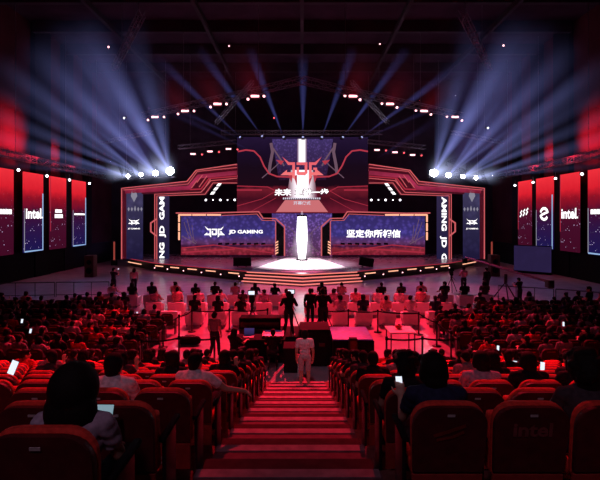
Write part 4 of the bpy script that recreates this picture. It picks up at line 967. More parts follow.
def seat_meshes():
    if SEATP: return SEATP
    m = MB(); slab(m, back_outline(0.47, 0.50, 0.46, 0.93), -0.33, -0.285, 0.16, 0.46, 0, 0.0, 0.985); SEATP['rear_shell'] = m.mesh('rear_shell', M['seat_shell'])
    m = MB(); slab(m, back_outline(0.46, 0.495, 0.43, 0.945), -0.283, -0.225, 0.16, 0.46, 0, 0.012, 0.90); SEATP['backrest'] = m.mesh('backrest', M['seat_red'])
    m = MB(); slab(m, [(-0.235, 0.20), (0.235, 0.20), (0.24, 0.445), (-0.24, 0.445)], -0.325, -0.29, 0.16, 0.46, 0, 0, 0.98); SEATP['lower_shell'] = m.mesh('lower_shell', M['seat_low'])
    m = MB(); m.rbox((0, 0.0, 0.42), (0.44, 0.44, 0.10), 0.03); SEATP['cushion_down'] = m.mesh('seat', M['seat_red'])
    m = MB(); m.rbox((0, -0.165, 0.60), (0.44, 0.10, 0.42), 0.03, (0.10, 0, 0)); SEATP['cushion_up'] = m.mesh('seat', M['seat_red'])
    for s, nm in ((-1, 'L'), (1, 'R')):
        m = MB(); m.rbox((s * 0.262, -0.05, 0.64), (0.045, 0.40, 0.035), 0.012); SEATP['arm' + nm] = m.mesh('armrest', M['black'])
        m = MB(); m.rbox((s * 0.262, -0.07, 0.32), (0.03, 0.26, 0.62), 0.01); m.rbox((s * 0.262, -0.07, 0.012), (0.06, 0.34, 0.024), 0.006); SEATP['leg' + nm] = m.mesh('leg', M['metal'])
    m = MB(); m.box((0, -0.402, 0.875), (0.05, 0.004, 0.016), (0.158, 0, 0)); SEATP['plate'] = m.mesh('number_plate', M['plate'])
    # printed marks on rear shells
    def printed(build, z, y):
        mb = MB(); build(mb); mb.v = [(x, y - (z + yy - 0.46) * 0.16, z + yy) for x, yy, _ in mb.v]; return mb
    SEATP['intel'] = printed(lambda b: put_text(b, 'intel', 0, 0, 0.10, 0, width=0.26, bold=0.03), 0.775, -0.336).mesh('lettering', M['mark_dim'])
    SEATP['swoosh'] = printed(lambda b: (b.strip([(-0.11, -0.03), (-0.02, 0.0), (0.10, 0.045)], 0.025, 0, 0.001), b.strip([(-0.09, -0.06), (0.02, -0.035), (0.09, 0.0)], 0.02, 0, 0.001)), 0.31, -0.331).mesh('emblem', M['plate'])
    SEATP['swoosh_hi'] = printed(lambda b: (b.strip([(-0.11, -0.03), (-0.02, 0.0), (0.10, 0.045)], 0.025, 0, 0.001), b.strip([(-0.09, -0.06), (0.02, -0.035), (0.09, 0.0)], 0.02, 0, 0.001)), 0.76, -0.336).mesh('emblem', M['seat_low'])
    return SEATP
def theatre_seat(loc, label, down, mark=None, rotz=0.0):
    S = seat_meshes(); e = empty('theatre_chair', loc, label, 'chair', 'red theatre chairs on the raked tiers', rotz)
    for nm, k in (('rear_shell', 'rear_shell'), ('backrest', 'backrest'), ('lower_shell', 'lower_shell'), ('seat', 'cushion_down' if down else 'cushion_up'), ('armrest', 'armL'), ('armrest', 'armR'), ('leg', 'legL'), ('leg', 'legR'), ('number_plate', 'plate')):
        o = bpy.data.objects.new(nm, S[k]); COL.objects.link(o); o.parent = e
    if mark: o = bpy.data.objects.new('lettering' if mark == 'intel' else 'emblem', S[mark]); COL.objects.link(o); o.parent = e
    return e
def proj(p): return (CX + p[0] / p[1] * FPX, CY - (p[2] - EYE) / p[1] * FPX)
SP = 0.545
# named sitters on the rake: (side, row k, seat, pose, shirt, hair, options, label)
near = {}
def sit(side, k, j, pose, shirt, hair, label, **kw): near[(side, k, j)] = (pose, shirt, hair, label, kw)
# seat j counts outward from the stairs
sit('L', 0, 0, 'sit', 'lavender', 'bob', 'woman with large black bob in a grey-lavender top at the very front of the picture', hs=1.36, scale=0.88)
sit('L', 2, 1, 'sit', 'white', 'short', 'man in pale shirt, two seats from the stairs', hs=1.08)
sit('L', 4, 1, 'sit_left', 'black', 'mid', 'person in black T-shirt with small red chest mark, head turned, behind the pale-shirted man')
sit('L', 3, 0, 'sit_arm_out', 'white', 'short', 'short-haired man in pale shirt stretching his right arm over the stairs')
sit('L', 5, 0, 'sit_phone', 'black', 'mid', 'dark-haired person by the stairs holding a small bright phone, left tier')
sit('L', 7, 0, 'sit_down', 'charcoal', 'short', 'bent-headed person in dark top by the stairs beyond the phone user, left tier')
sit('L', 9, 0, 'sit', 'black', 'short', 'person in black at the stair edge near the bottom of the left tier')
sit('L', 2, 4, 'sit_phone', 'charcoal', 'short', 'warm-lit sitter with phone cut by the left picture edge')
sit('L', 5, 5, 'sit_left', 'charcoal', 'short', 'sitter in charcoal among red seats at the left, behind the phone holder')
sit('L', 6, 2, 'sit_down', 'black', 'short', 'head-down sitter in black three seats from the stairs, left tier')
sit('L', 7, 7, 'sit_phone', 'grey', 'short', 'grey-shirted sitter far along the left tier lifting a phone')
sit('L', 8, 4, 'sit', 'black', 'long', 'long-haired sitter in black halfway along a low row of the left tier')
sit('L', 8, 9, 'sit_right', 'red', 'short', 'sitter in red shirt far along a low row of the left tier')
sit('L', 9, 6, 'sit', 'black', 'curly', 'curly-haired sitter in black low on the left tier')
sit('R', 2, 0, 'sit', 'black', 'curly', 'broad-shouldered man in black T-shirt, first seat right of the stairs, bushy hair', hs=1.1, girth=1.12)
sit('R', 4, 0, 'sit_down', 'black', 'short', 'small dark head just in front of the broad man in black')
sit('R', 5, 1, 'sit_lean', 'grey', 'curly', 'ash-haired sitter in grey showing above the broad man in black', haircol='hair_grey')
sit('R', 4, 1, 'sit_left', 'charcoal', 'short', 'dark-haired sitter peeking out right of the broad man in black')
sit('R', 1, 0, 'sit_phone_l', 'navy', 'mid', 'big dark head of a phone-holding man in navy, right of the stairs', hs=1.12)
sit('R', 3, 2, 'sit_phone', 'lavender', 'mid', 'sitter in pale lavender with a phone, right tier', hs=1.05)
sit('R', 4, 3, 'sit', 'black', 'long', 'long dark-haired sitter in black beyond the lavender phone user')
sit('R', 6, 4, 'sit_right', 'red', 'crop', 'cropped red-lit head over a red shirt, right tier', haircol='hair_red_lit')
sit('R', 3, 3, 'sit', 'black', 'mid', 'dark round head in black three seats beyond the intel chair, right tier')
sit('R', 4, 5, 'sit_down', 'charcoal', 'short', 'bent dark head in charcoal, sixth seat out on the right tier')
sit('R', 3, 4, 'sit', 'black', 'long', 'long dark hair over black top, fifth seat out on the right tier')
sit('R', 1, 2, 'sit', 'charcoal', 'curly', 'large dark hooded-looking head cut by the right picture edge', hs=1.3, girth=1.1)
sit('R', 6, 0, 'sit_left', 'black', 'short', 'shadowed person in black at the stair edge, middle of the right tier')
sit('R', 7, 0, 'sit_lean', 'black', 'mid', 'shadowed person leaning forward at the stair edge, right tier')
sit('R', 8, 0, 'sit_down', 'charcoal', 'short', 'shadowed head-down person at the stair edge, low right tier')
sit('R', 10, 0, 'sit', 'black', 'short', 'person in black at the stair edge, last row of the right tier')
sit('R', 7, 3, 'sit', 'black', 'short', 'sitter in black, fourth seat out, eighth row of the right tier')
sit('R', 7, 6, 'sit_phone', 'grey', 'short', 'grey-shirted sitter with raised phone far along the right tier')
sit('R', 8, 5, 'sit', 'red', 'short', 'red-shirted sitter low on the right tier')
sit('R', 9, 8, 'sit_left', 'black', 'long', 'long-haired sitter in black low and far along the right tier')
sit('R', 9, 3, 'sit_down', 'black', 'short', 'head-down sitter in black low on the right tier')
sit('R', 8, 10, 'sit', 'charcoal', 'short', 'sitter in charcoal far out on a low right row')
sit('L', 6, 0, 'sit_left', 'black', 'short', 'shadowed person in black at the stair edge, seventh row of the left tier')
sit('L', 8, 0, 'sit_lean', 'black', 'mid', 'shadowed person leaning forward at the stair edge, ninth row of the left tier')
sit('L', 10, 0, 'sit_down', 'charcoal', 'short', 'shadowed head-down person at the stair edge, last row of the left tier')
sit('R', 5, 0, 'sit_down', 'charcoal', 'short', 'shadowed head-down person at the stair edge, sixth row of the right tier')
sit('R', 9, 0, 'sit_left', 'black', 'mid', 'shadowed person turning left at the stair edge, tenth row of the right tier')
words_t = dict(L='left', R='right')
TR = random.Random(77)
for side in 'LR':
    for k, j in ((5, 3), (6, 5), (7, 2), (7, 4), (8, 2), (8, 7), (9, 2), (9, 4), (10, 3), (10, 5), (10, 8)):
        if (side, k, j) in near: continue
        ps = TR.choice(['sit', 'sit_down', 'sit_phone', 'sit_left', 'sit_right']); hr = TR.choice(['short', 'mid', 'long', 'crop']); sh = TR.choice(['black', 'charcoal', 'black', 'red', 'grey', 'navy'])
        sit(side, k, j, ps, sh, hr, f'{dict(short="short-haired", mid="thick-haired", long="long-haired", crop="crop-haired")[hr]} sitter in {sh}, {ORD[j]} from the stairs, {ORD[k]} tier row, {words_t[side]} side')
marks = {('R', 1, 1): 'intel', ('R', 1, 0): 'swoosh_hi', ('L', 1, 1): 'swoosh_hi', ('L', 2, 0): 'swoosh'}
skip_seat = set()
SEATS_X = {}
for side in 'LR':
    for k in range(0, 11):
        for j in range(0, 18):
            off = (0.03 + SP * (j + 0.5))
            if side == 'L': off += {0: -0.02}.get(k, 0.0)
            X = (AL - off) if side == 'L' else (AR + off)
            if k == 0 and not (side == 'L' and j in (0, 1)): continue
            if k == 0: X += 0.02
            if k == 1 and side == 'L' and j > 4: pass
            Yc = DK(k) + 0.31; Z = TZ(k)
            px, py = proj((X, DK(k), Z + 0.95))
            if px < -18 or px > 618: continue
            SEATS_X[(side, k, j)] = (X, Yc, Z)
            occ = (side, k, j) in near
            row = ORD[k] if k else 'frontmost'
            lab_ = f'{"occupied" if occ else "empty"} red theatre chair, {ORD[j]} from the stairs, {ORD[k]} tier row, {"left" if side == "L" else "right"} side'
            if (side, k, j) in marks: lab_ = ('red theatre chair with intel printed on its dark back' if marks[(side, k, j)] == 'intel' else lab_.replace('red theatre chair', 'emblem-backed red chair'))
            theatre_seat((X, Yc, Z), lab_, occ, marks.get((side, k, j)))
            if occ:
                pose, shirt, hair, lb, kw = near[(side, k, j)]
                kw.setdefault('scale', 0.93); person((X, Yc + 0.0, Z), R.uniform(-0.08, 0.08), pose, lb, shirt, hair, 'spectators on the raked tiers', **kw)
# ================================================================== FLOOR SEAT BLOCKS
fsm = MB(); slab(fsm, back_outline(0.47, 0.50, 0.40, 0.92), -0.30, -0.22, 0.14, 0.46, 0, 0.01, 0.94)
fsm.rbox((0, 0.0, 0.42), (0.46, 0.44, 0.09), 0.03, mi=0)
for s in (-1, 1): fsm.rbox((s * 0.27, -0.03, 0.62), (0.05, 0.38, 0.035), 0.012, mi=1); fsm.box((s * 0.27, -0.05, 0.31), (0.03, 0.24, 0.60), mi=1)
fsm.box((0, -0.372, 0.84), (0.26, 0.004, 0.028), (0.14, 0, 0), mi=2)
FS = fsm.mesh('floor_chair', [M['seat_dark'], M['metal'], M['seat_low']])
def floor_seat(loc, label):
    o = bpy.data.objects.new('floor_chair', FS); COL.objects.link(o); o.location = loc
    return tag(o, label, 'chair', 'dark chairs in the floor blocks')
CR = random.Random(21)
poses_c = ['sit', 'sit', 'sit_down', 'sit_phone', 'sit_left', 'sit_right', 'sit_lean']
hairs_c = ['short', 'short', 'crop', 'mid', 'long', 'bun', 'short']
shirts_c = ['black', 'black', 'charcoal', 'black', 'navy', 'grey', 'red', 'lavender', 'black', 'pink']
hair_words = dict(short='short-haired', crop='crop-haired', mid='thick-haired', long='long-haired', bun='bun-haired', curly='curly-haired')
pose_words = dict(sit='', sit_down=' looking down', sit_phone=' raising a hand', sit_left=' turning left', sit_right=' turning right', sit_lean=' leaning forward', sit_type=' working')
for side in 'LR':
    sx = -1 if side == 'L' else 1
    for r in range(9):
        Y = 14.0 + r * 1.02
        for j in range(5 if r > 5 else 0, 16 if r > 5 else 12):
            X = sx * (5.75 + 0.6 * j) + (0.12 if r % 2 else 0)
            px, _ = proj((X, Y, 1.0))
            if px < -8 or px > 608: continue
            where = f'{ORD[j]} from the gangway, {ORD[r]} floor row, {"left" if side == "L" else "right"} block'
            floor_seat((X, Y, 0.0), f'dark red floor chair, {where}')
            if CR.random() < 0.80:
                ps = CR.choice(poses_c); hr = CR.choice(hairs_c); sh = CR.choice(shirts_c)
                person((X, Y, 0.0), CR.uniform(-0.25, 0.25), ps, f'{hair_words[hr]} spectator in {sh}{pose_words[ps]}, {where}', sh, hr, 'spectators in the floor blocks', scale=CR.uniform(0.95, 1.05))

# ================================================================== WHITE ARMCHAIRS BEFORE THE STAGE
AC = {}
m = MB(); m.rbox((0, 0, 0.24), (0.80, 0.72, 0.30), 0.03); AC['base'] = m.mesh('base', M['sofa'])
m = MB(); m.rbox((0, -0.33, 0.50), (0.86, 0.17, 0.60), 0.045, (0.10, 0, 0)); AC['backrest'] = m.mesh('backrest', M['sofa'])
m = MB(); m.rbox((0, 0.03, 0.43), (0.60, 0.62, 0.12), 0.035); AC['seat'] = m.mesh('seat', M['sofa'])
for s, nm in ((-1, 'armL'), (1, 'armR')): m = MB(); m.rbox((s * 0.36, 0.02, 0.42), (0.14, 0.74, 0.42), 0.035); AC[nm] = m.mesh('armrest', M['sofa'])
m = MB()
for a in (-1, 1):
    for b in (-1, 1): m.cyl((a * 0.34, b * 0.28, 0), (a * 0.34, b * 0.28, 0.10), 0.025, n=8)
AC['foot'] = m.mesh('foot', M['metal'])
def armchair(loc, label, rotz):
    e = empty('armchair', loc, label, 'armchair', 'white armchairs before the stage', rotz)
    e.scale = (0.9, 0.9, 0.88)
    for nm, k in (('base', 'base'), ('backrest', 'backrest'), ('seat', 'seat'), ('armrest', 'armL'), ('armrest', 'armR')):
        o = bpy.data.objects.new(nm, AC[k]); COL.objects.link(o); o.parent = e
    for a in (-1, 1):
        for b in (-1, 1): MBF(e, a, b)
_ft = MB().cyl((0, 0, 0), (0, 0, 0.10), 0.025, n=8).mesh('foot', M['metal'])
def MBF(e, a, b):
    o = bpy.data.objects.new('foot', _ft); COL.objects.link(o); o.parent = e; o.location = (a * 0.34, b * 0.28, 0)
SR = random.Random(8)
shirts_s = ['black', 'pink', 'white', 'black', 'charcoal', 'pink', 'lavender', 'black', 'white', 'navy']
rows = [(20.6, [-6.0, -4.9, -3.85, -2.8, 1.75, 2.8, 3.85, 4.95, 6.1]), (22.7, [-7.4, -6.3, -5.2, -4.1, -3.0, -1.9, -0.8, 0.5, 1.6, 2.7, 3.8, 4.9, 6.0, 7.1]),
        (24.9, [-10.5, -9.4, -8.3, -7.0, -5.9, -4.8, -3.7, -2.6, -1.5, 1.1, 2.2, 3.3, 4.4, 5.5, 6.6, 7.9, 9.0, 10.1])]
for r, (Y, xs) in enumerate(rows):
    for j, X in enumerate(xs):
        where = f'{ORD[j]} from the left end, {("near", "middle", "far")[r]} row before the stage'
        rz = -math.atan2(X, 20) * 0.25 + SR.uniform(-0.06, 0.06)
        armchair((X, Y, 0), f'white armchair, {where}', -0.0 + rz * 0.5)
        if SR.random() < 0.92:
            ps = SR.choice(['sit', 'sit', 'sit_down', 'sit_left', 'sit_right']); hr = SR.choice(hairs_c); sh = SR.choice(shirts_s)
            person((X, Y + 0.02, 0.05), rz, ps, f'{hair_words[hr]} guest in {sh}, armchair {where}', sh, hr, 'guests in the white armchairs', scale=SR.uniform(1.0, 1.1))
# low white tables between the armchairs
for X, Y, lb in ((-3.3, 26.3, 'low white table close to the stage steps, left of centre'), (3.6, 26.4, 'low white table close to the stage steps, right of centre')):
    e = empty('side_table', (X, Y, 0), lb, 'table')
    MB().rbox((0, 0, 0.44), (1.1, 0.6, 0.05), 0.015).build('tabletop', M['sofa'], e)
    for a in (-1, 1):
        for b in (-1, 1): MB().box((a * 0.48, b * 0.24, 0.21), (0.05, 0.05, 0.42)).build('leg', M['metal'], e)

# ================================================================== BELT BARRIERS
def stanchion(p, label, to=None):
    e = empty('belt_post', p, label, 'barrier post', 'black belt barrier posts')
    MB().cyl((0, 0, 0), (0, 0, 0.03), 0.17, n=18).build('base', M['metal'], e)
    MB().cyl((0, 0, 0.03), (0, 0, 0.92), 0.032, n=12).build('pole', M['metal'], e)
    MB().cyl((0, 0, 0.86), (0, 0, 0.97), 0.045, n=12).build('belt_cassette', M['black'], e)
    if to is not None:
        v = Vector(to) - Vector(p); n_ = Vector((-v.y, v.x, 0)).normalized() * 0.004
        mb = MB(); a, b = Vector((0, 0, 0.90)), Vector((v.x, v.y, 0.90)); ms = []
        for i in range(7):
            t = i / 6; c = a.lerp(b, t) - Vector((0, 0, 0.05 * 4 * t * (1 - t))); ms.append(c)
        for i in range(6):
            p0, p1 = ms[i], ms[i + 1]; hh = Vector((0, 0, 0.028))
            mb.add([p0 - hh - n_, p1 - hh - n_, p1 + hh - n_, p0 + hh - n_, p0 - hh + n_, p1 - hh + n_, p1 + hh + n_, p0 + hh + n_], [(0, 1, 2, 3), (7, 6, 5, 4), (3, 2, 6, 7), (0, 4, 5, 1)])
        mb.build('belt', M['black'], e)
chain = [(-5.3, 15.6), (-5.25, 17.0), (-5.0, 18.3), (-4.75, 19.4), (-3.15, 19.5), (-1.5, 19.6)]
for i, c in enumerate(chain): stanchion((*c, 0), f'black belt post, {ORD[i]} along the left lane from the tiers', (*chain[i + 1], 0) if i < len(chain) - 1 else None)
chain = [(0.9, 19.5), (2.0, 19.4), (3.25, 19.3), (4.9, 18.9), (5.15, 17.2), (5.2, 15.7)]
for i, c in enumerate(chain): stanchion((*c, 0), f'black belt post, {ORD[i]} along the right lane from the armchairs', (*chain[i + 1], 0) if i < len(chain) - 1 else None)
chain = [(2.75, 14.9), (3.0, 14.95), (4.0, 14.95), (5.2, 14.9)]
chain = [(2.8, 14.9), (4.0, 14.95), (5.2, 14.9)]
for i, c in enumerate(chain): stanchion((*c, 0), f'black belt post near the last tier row, {ORD[i]} right of the black case', (*chain[i + 1], 0) if i < len(chain) - 1 else None)
chain = [(-2.9, 14.9), (-4.1, 15.0), (-5.2, 14.6)]
for i, c in enumerate(chain): stanchion((*c, 0), f'black belt post near the last tier row, {ORD[i]} left of the desks', (*chain[i + 1], 0) if i < len(chain) - 1 else None)
# crowd rails at the sides
def rail(a, b, label):
    a, b = Vector((*a, 0)), Vector((*b, 0)); e = empty('crowd_rail', a, label, 'rail', 'thin black crowd rails'); v = b - a
    n_ = max(1, round(v.length / 1.0))
    MB().bar((0, 0, 0.9), v + Vector((0, 0, 0.9)), 0.05).build('top_rail', M['metal'], e); MB().bar((0, 0, 0.12), v + Vector((0, 0, 0.12)), 0.04).build('bottom_rail', M['metal'], e)
    for i in range(n_ + 1): c = v * (i / n_); MB().bar(c + Vector((0, 0, 0.0)), c + Vector((0, 0, 0.9)), 0.045).build('upright', M['metal'], e)
rail((-18.8, 27.6), (-15.4, 28.0), 'thin black rail on the violet side floor, end by the wall, left')
rail((-15.3, 28.0), (-12.1, 28.2), 'thin black rail on the violet side floor, end by the standing photographer')
rail((11.6, 26.6), (14.2, 25.4), 'thin black rail on the right side floor, end nearest the stage')
rail((14.3, 25.35), (16.0, 24.2), 'thin black rail on the right side floor, end by the standing man')

# ================================================================== CONTROL ISLAND
def black_case(X, Y, W_, D_, H_, lab_, lidmat):
    e = empty('flight_case', (X, Y, 0), lab_, 'flight case')
    MB().rbox((0, 0, H_ / 2), (W_, D_, H_ - 0.10), 0.03).build('body', M['black'], e)
    MB().rbox((0, 0, H_ - 0.025), (W_ - 0.04, D_ - 0.04, 0.05), 0.015).build('lid', lidmat, e)
    for a in (-1, 1):
        for b in (-1, 1): MB().cyl((a * (W_ / 2 - .15), b * (D_ / 2 - .15), 0.0), (a * (W_ / 2 - .15), b * (D_ / 2 - .15), 0.05), 0.05, n=10).build('caster', M['metal'], e)
        MB().bar((a * (W_ / 2 - 0.01), -D_ / 2 - 0.005, 0.08), (a * (W_ / 2 - 0.01), -D_ / 2 - 0.005, H_ - 0.04), 0.04).build('corner_edge', M['metal'], e)
        MB().rbox((a * W_ * 0.22, -D_ / 2 - 0.01, H_ * 0.6), (0.18, 0.02, 0.12), 0.008).build('handle', M['metal'], e)
black_case(1.66, 15.5, 1.36, 1.75, 0.95, 'big black flight case with a violet-lit top, right of the man in white', mat('lid_violet_light', (0.045, 0.10, 0.55), 0.5, 0.4))  # violet light reflected on the lid is put into its blue colour
black_case(0.42, 15.4, 1.05, 1.2, 1.22, 'tall black equipment case directly behind the man in white', M['black'])
e = empty('black_speaker', (1.62, 14.25, 0), 'slim black box standing before the flight case', 'speaker')
MB().rbox((0, 0, 0.55), (0.26, 0.24, 1.1), 0.02).build('cabinet', M['black'], e); MB().rbox((0, -0.125, 0.6), (0.22, 0.012, 0.9), 0.004).build('grille', M['metal'], e)
for X, Y, W_, lb in ((-1.45, 15.6, 1.75, 'black draped control desk left of the stairs with the bright laptop'), (-0.36, 14.6, 0.48, 'narrow black draped desk beside the tall black equipment case')):
    e = empty('control_desk', (X, Y, 0), lb, 'desk')
    MB().rbox((0, 0, 0.76), (W_, 0.8, 0.05), 0.012).build('desktop', M['black'], e)
    MB().box((0, -0.36, 0.37), (W_ - 0.04, 0.03, 0.73)).build('front_drape', M['black'], e)
    for a in (-1, 1): MB().box((a * (W_ / 2 - 0.04), 0, 0.37), (0.04, 0.7, 0.73)).build('leg_panel', M['black'], e)
# mixing console, laptop, rack on the desk
e = empty('mixing_console', (-1.0, 15.62, 0.787), 'sloping grey mixing console on the left control desk', 'mixing console')
MB().rbox((0, 0, 0.07), (0.75, 0.5, 0.09), 0.015, (0.12, 0, 0)).build('body', M['truss'], e)
for i in range(8): MB().rbox((-0.3 + i * 0.085, -0.06, 0.13), (0.02, 0.04, 0.02), 0.005).build('fader', M['plate'], e)
MB().box((0, 0.17, 0.145), (0.6, 0.10, 0.006), (0.12, 0, 0)).build('display', M['dimblue'], e)
e = empty('laptop', (-1.85, 15.6, 0.787), 'open pale laptop on the left control desk beside the long-haired woman', 'laptop')
MB().rbox((0, 0, 0.012), (0.38, 0.27, 0.02), 0.006).build('keyboard_base', M['plate'], e)
MB().rbox((0, 0.17, 0.14), (0.38, 0.016, 0.25), 0.005, (-0.25, 0, 0)).build('lid', M['metal'], e); MB().box((0, 0.158, 0.14), (0.35, 0.004, 0.22), (-0.25, 0, 0)).build('display', M['dimblue'], e)
e = empty('equipment_rack', (-1.55, 16.75, 0), 'wide dark equipment rack standing behind the left control desk', 'rack')
MB().rbox((0, 0, 0.62), (1.5, 0.6, 1.24), 0.02).build('cabinet', M['black'], e)
for i in range(4): MB().rbox((0, -0.305, 0.25 + i * 0.25), (1.4, 0.02, 0.18), 0.006).build('rack_unit', M['metal'], e)
# camera riser
e = empty('camera_riser', (0.35, 17.7, 0), 'black platform under the three camera operators at the centre', 'platform')
MB().rbox((0, 0, 0.40), (2.7, 1.7, 0.10), 0.01).build('deck', M['black'], e); MB().box((0, -0.82, 0.17), (2.66, 0.03, 0.34)).build('front_drape', M['black'], e)
for a in (-1, 1):
    for b in (-0.75, 0.75): MB().box((a * 1.28, b, 0.18), (0.06, 0.06, 0.36)).build('leg', M['metal'], e)
def tv_camera(loc, rotz, label, hgt=1.45, screen=True):
    e = empty('video_camera', loc, label, 'video camera', None, rotz)
    for a in (0.5, 2.6, 4.7): MB().bar((0.0, 0, hgt - 0.25), (0.42 * math.cos(a), 0.42 * math.sin(a), 0.0), 0.045).build('tripod_leg', M['metal'], e)
    MB().cyl((0, 0, hgt - 0.28), (0, 0, hgt - 0.1), 0.07, n=12).build('tripod_head', M['metal'], e)
    MB().rbox((0, 0.02, hgt + 0.06), (0.20, 0.50, 0.28), 0.03).build('camera_body', M['black'], e)
    MB().cyl((0, 0.27, hgt + 0.06), (0, 0.62, hgt + 0.06), 0.085, n=16, r2=0.10).build('lens', M['black'], e)
    v = MB(); v.rbox((0, -0.20, hgt + 0.31), (0.30, 0.07, 0.20), 0.015); vf = v.build('viewfinder', M['black'], e)
    if screen: MB().box((0, -0.238, hgt + 0.31), (0.24, 0.006, 0.14)).build('display', M['phone'], vf)
    MB().bar((0.0, -0.1, hgt - 0.15), (0.18, -0.5, hgt - 0.35), 0.03).build('pan_bar', M['metal'], e)
    return e
tv_camera((-1.95, 17.6, 0), 0.0, 'video camera on tripod with a glowing viewfinder, left of the operators', 1.70)
tv_camera((-0.42, 17.45, 0.45), 0.0, 'video camera with lit viewfinder worked by the leftmost operator', 1.32)
tv_camera((0.85, 17.75, 0.45), -0.1, 'dark video camera in front of the tallest operator', 1.25, False)
person((-0.50, 16.95, 0.45), 0.0, 'stand_camera', 'operator in black stooping over the lit camera viewfinder', 'black', 'mid', short=False, hs=1.05)
person((0.80, 17.15, 0.45), 0.05, 'stand_camera', 'tallest operator in black at the centre, hair tied in a top knot', 'black', 'bun', short=False, scale=1.05, hs=1.05, girth=1.1)
person((0.33, 18.2, 0.45), -0.2, 'stand', 'operator in black standing between the other two camera operators', 'black', 'short', short=False, scale=0.94)
person((0.08, 12.75, TZ(11)), 0.0, 'stand', 'man in white T-shirt and pale shorts standing at the foot of the stairs, back turned', 'white', 'mid', shorts=True, pants='shorts', scale=1.0)
person((-3.05, 15.7, 0.0), -0.3, 'stand_walk', 'dark-haired person in lavender-grey T-shirt walking past the left control desk', 'grey', 'curly', scale=0.95)
e = empty('stool', (-2.2, 14.75, 0), 'black stool under the long-haired woman by the control desk', 'stool')
MB().cyl((0, 0, 0.42), (0, 0, 0.46), 0.20, n=18).build('seat', M['black'], e)
for i in range(4): a = PI / 4 + i * PI / 2; MB().bar((0.12 * math.cos(a), 0.12 * math.sin(a), 0.42), (0.2 * math.cos(a), 0.2 * math.sin(a), 0.0), 0.03).build('leg', M['metal'], e)
person((-2.2, 14.8, 0.03), -0.5, 'sit_type', 'long-haired woman in black T-shirt seated at the left control desk, reaching right', 'black', 'long')
e = empty('stool', (-0.95, 14.65, 0), 'black stool under the dark seated technician near the stairs', 'stool')
MB().cyl((0, 0, 0.42), (0, 0, 0.46), 0.20, n=18).build('seat', M['black'], e)
for i in range(4): a = PI / 4 + i * PI / 2; MB().bar((0.12 * math.cos(a), 0.12 * math.sin(a), 0.42), (0.2 * math.cos(a), 0.2 * math.sin(a), 0.0), 0.03).build('leg', M['metal'], e)
person((-0.95, 14.7, 0.03), 0.1, 'sit_type', 'shadowed technician in black seated at the desk left of the man in white', 'black', 'short')
# black bag on the carpet, small display table
e = empty('duffel_bag', (-4.35, 17.4, 0), 'black duffel bag lying on the red-lit carpet by the belt posts', 'bag')
MB().cap((-0.28, 0, 0.17), (0.28, 0, 0.17), 0.165, 0.165, n=14).build('body', M['black'], e)
MB().strip([(-0.2, 0.14), (-0.1, 0.2), (0.1, 0.2), (0.2, 0.14)], 0.03, 0.30, 0.33).build('handle', M['metal'], e)
MB().rbox((0, 0, 0.335), (0.5, 0.03, 0.012), 0.004).build('zip', M['plate'], e)
e = empty('display_table', (3.60, 16.5, 0), 'pale topped high table standing on the red carpet beside the black case', 'table')
MB().rbox((0, 0, 0.80), (0.95, 1.0, 0.05), 0.012).build('tabletop', M['sofa'], e)
for a in (-1, 1):
    for b in (-1, 1): MB().box((a * 0.42, b * 0.44, 0.39), (0.04, 0.04, 0.78)).build('leg', M['metal'], e)
e = empty('red_pouch', (3.55, 16.55, 0.825), 'small dark red rounded pouch lying on the pale topped table', 'pouch')
MB().ell((0, 0, 0.075), (0.13, 0.11, 0.075)).build('body', M['seat_red'], e); MB().ell((0.02, 0, 0.15), (0.05, 0.04, 0.03)).build('knot', M['seat_shell'], e)
# people standing round the floor
person((-12.1, 28.9, 0), -0.4, 'stand_photo', 'person in dark T-shirt raising a bright phone, standing by the left rail', 'charcoal', 'short')
phone((-11.95, 29.3, 1.58), (0, 0, -0.4), 'bright phone raised by the person at the left rail', 0.11, 0.08)
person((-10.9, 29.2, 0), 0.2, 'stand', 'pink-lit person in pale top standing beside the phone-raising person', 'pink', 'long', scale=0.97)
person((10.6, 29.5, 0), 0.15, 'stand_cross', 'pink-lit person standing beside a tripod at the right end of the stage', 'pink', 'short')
tv_camera((9.9, 29.8, 0), -0.2, 'video camera on tripod at the right end of the stage', 1.2, False)
person((11.9, 29.0, 0), 0.3, 'stand', 'person in long black clothes standing alone right of the tripod camera', 'black', 'short', short=False)
person((12.2, 25.2, 0), 0.5, 'stand_camera', 'person in black stooping by the camera crane near the right rail', 'black', 'short', scale=0.93)
person((13.15, 20.6, 0.0), 0.6, 'stand_cross', 'tall man in black with red-lit arms folded, standing at the right edge', 'black', 'short', scale=1.04, pants='jeans')
e = empty('camera_crane', (12.4, 27.4, 0), 'dark camera crane with a long slanting arm on the right side floor', 'camera crane')
for a in (0.3, 2.4, 4.5): MB().bar((0, 0, 1.0), (0.7 * math.cos(a), 0.7 * math.sin(a), 0), 0.08).build('tripod_leg', M['metal'], e)
MB().cyl((0, 0, 0.95), (0, 0, 1.5), 0.10, n=12).build('column', M['metal'], e)
MB().bar((-1.6, 2.4, 2.3), (1.9, -1.4, 1.2), 0.14).build('arm', M['truss'], e)
MB().rbox((1.9, -1.4, 1.1), (0.35, 0.45, 0.45), 0.04).build('counterweight', M['metal'], e); MB().rbox((-1.6, 2.45, 2.05), (0.25, 0.35, 0.3), 0.03).build('camera_head', M['black'], e)
e = empty('stage_speaker', (-17.6, 37.5, 0), 'dim red loudspeaker on the floor under the end of the left banner wall', 'loudspeaker')
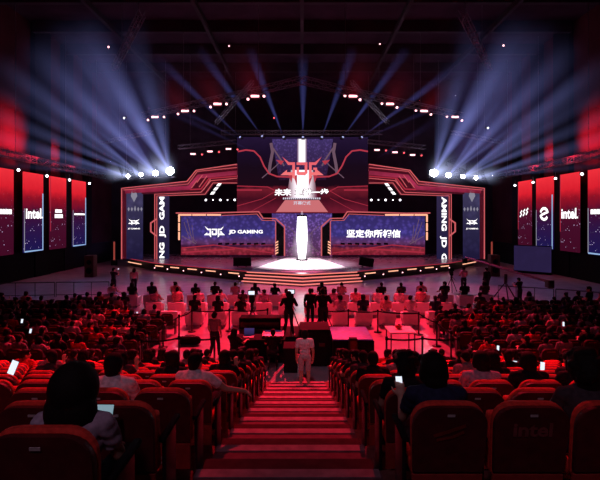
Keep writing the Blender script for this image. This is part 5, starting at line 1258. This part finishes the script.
MB().rbox((0, 0, 0.9), (0.75, 0.7, 1.8), 0.03).build('cabinet', M['seat_shell'], e); MB().cyl((0, -0.35, 0.55), (0, -0.37, 0.55), 0.26, n=20).build('woofer', M['black'], e); MB().cyl((0, -0.35, 1.25), (0, -0.37, 1.25), 0.2, n=20).build('woofer', M['black'], e)
e = empty('stage_speaker', (16.2, 38.0, 0), 'dim red loudspeaker on the floor at the right end of the stage', 'loudspeaker')
MB().rbox((0, 0, 0.9), (0.75, 0.7, 1.8), 0.03).build('cabinet', M['seat_shell'], e); MB().cyl((0, -0.35, 0.55), (0, -0.37, 0.55), 0.26, n=20).build('woofer', M['black'], e); MB().cyl((0, -0.35, 1.25), (0, -0.37, 1.25), 0.2, n=20).build('woofer', M['black'], e)

# ================================================================== PHONES AND TABLETS IN HANDS
def hold(px, py, dd, rot, label, **kw): return phone(P(px, py, dd), rot, label, **kw)
hold(104, 416, 2.80, (-0.35, 0.15, 0.35), 'glowing white tablet with a drawing, held low beside the black-haired woman', w_=0.105, h_=0.14, mt='tablet')
hold(13, 367.5, 4.75, (-0.1, 0.35, 0.0), 'bright white phone held up by the warm-lit sitter at the left edge')
hold(234, 370, 7.2, (-0.3, 0.1, 0.2), 'small bright phone by the left stair edge')
hold(399.5, 386, 3.64, (-0.15, -0.12, -0.35), 'narrow bright phone seen edge-on beside the big dark head right of the stairs', w_=0.055, h_=0.16)
hold(494, 377, 5.35, (-0.2, 0.1, 0.1), 'small bright phone of the lavender-clad sitter on the right tier', w_=0.05, h_=0.09)
for px, py, dd, lb in ((30.5, 331, 15.05, 'tiny phone glowing among the left floor block, one of two close together'), (22, 321, 16.9, 'tiny phone glowing near the front of the left floor block'), (137, 313.5, 19.3, 'upright white phone glowing at the inner edge of the left floor block'), (86.5, 366, 10.0, 'small phone glint low on the left tier'),
                       (563.5, 324, 15.3, 'tiny phone glowing in the right floor block'), (542.5, 366.5, 7.7, 'small upright phone glowing on the right tier between two dark heads'), (515, 365, 8.2, 'dim phone glowing on the right tier by the cropped red-lit head'), (498, 348, 13.95, 'phone glint at the near edge of the right floor block')):
    hold(px, py, dd, (-0.2, 0.1, R.uniform(-0.4, 0.4)), lb)
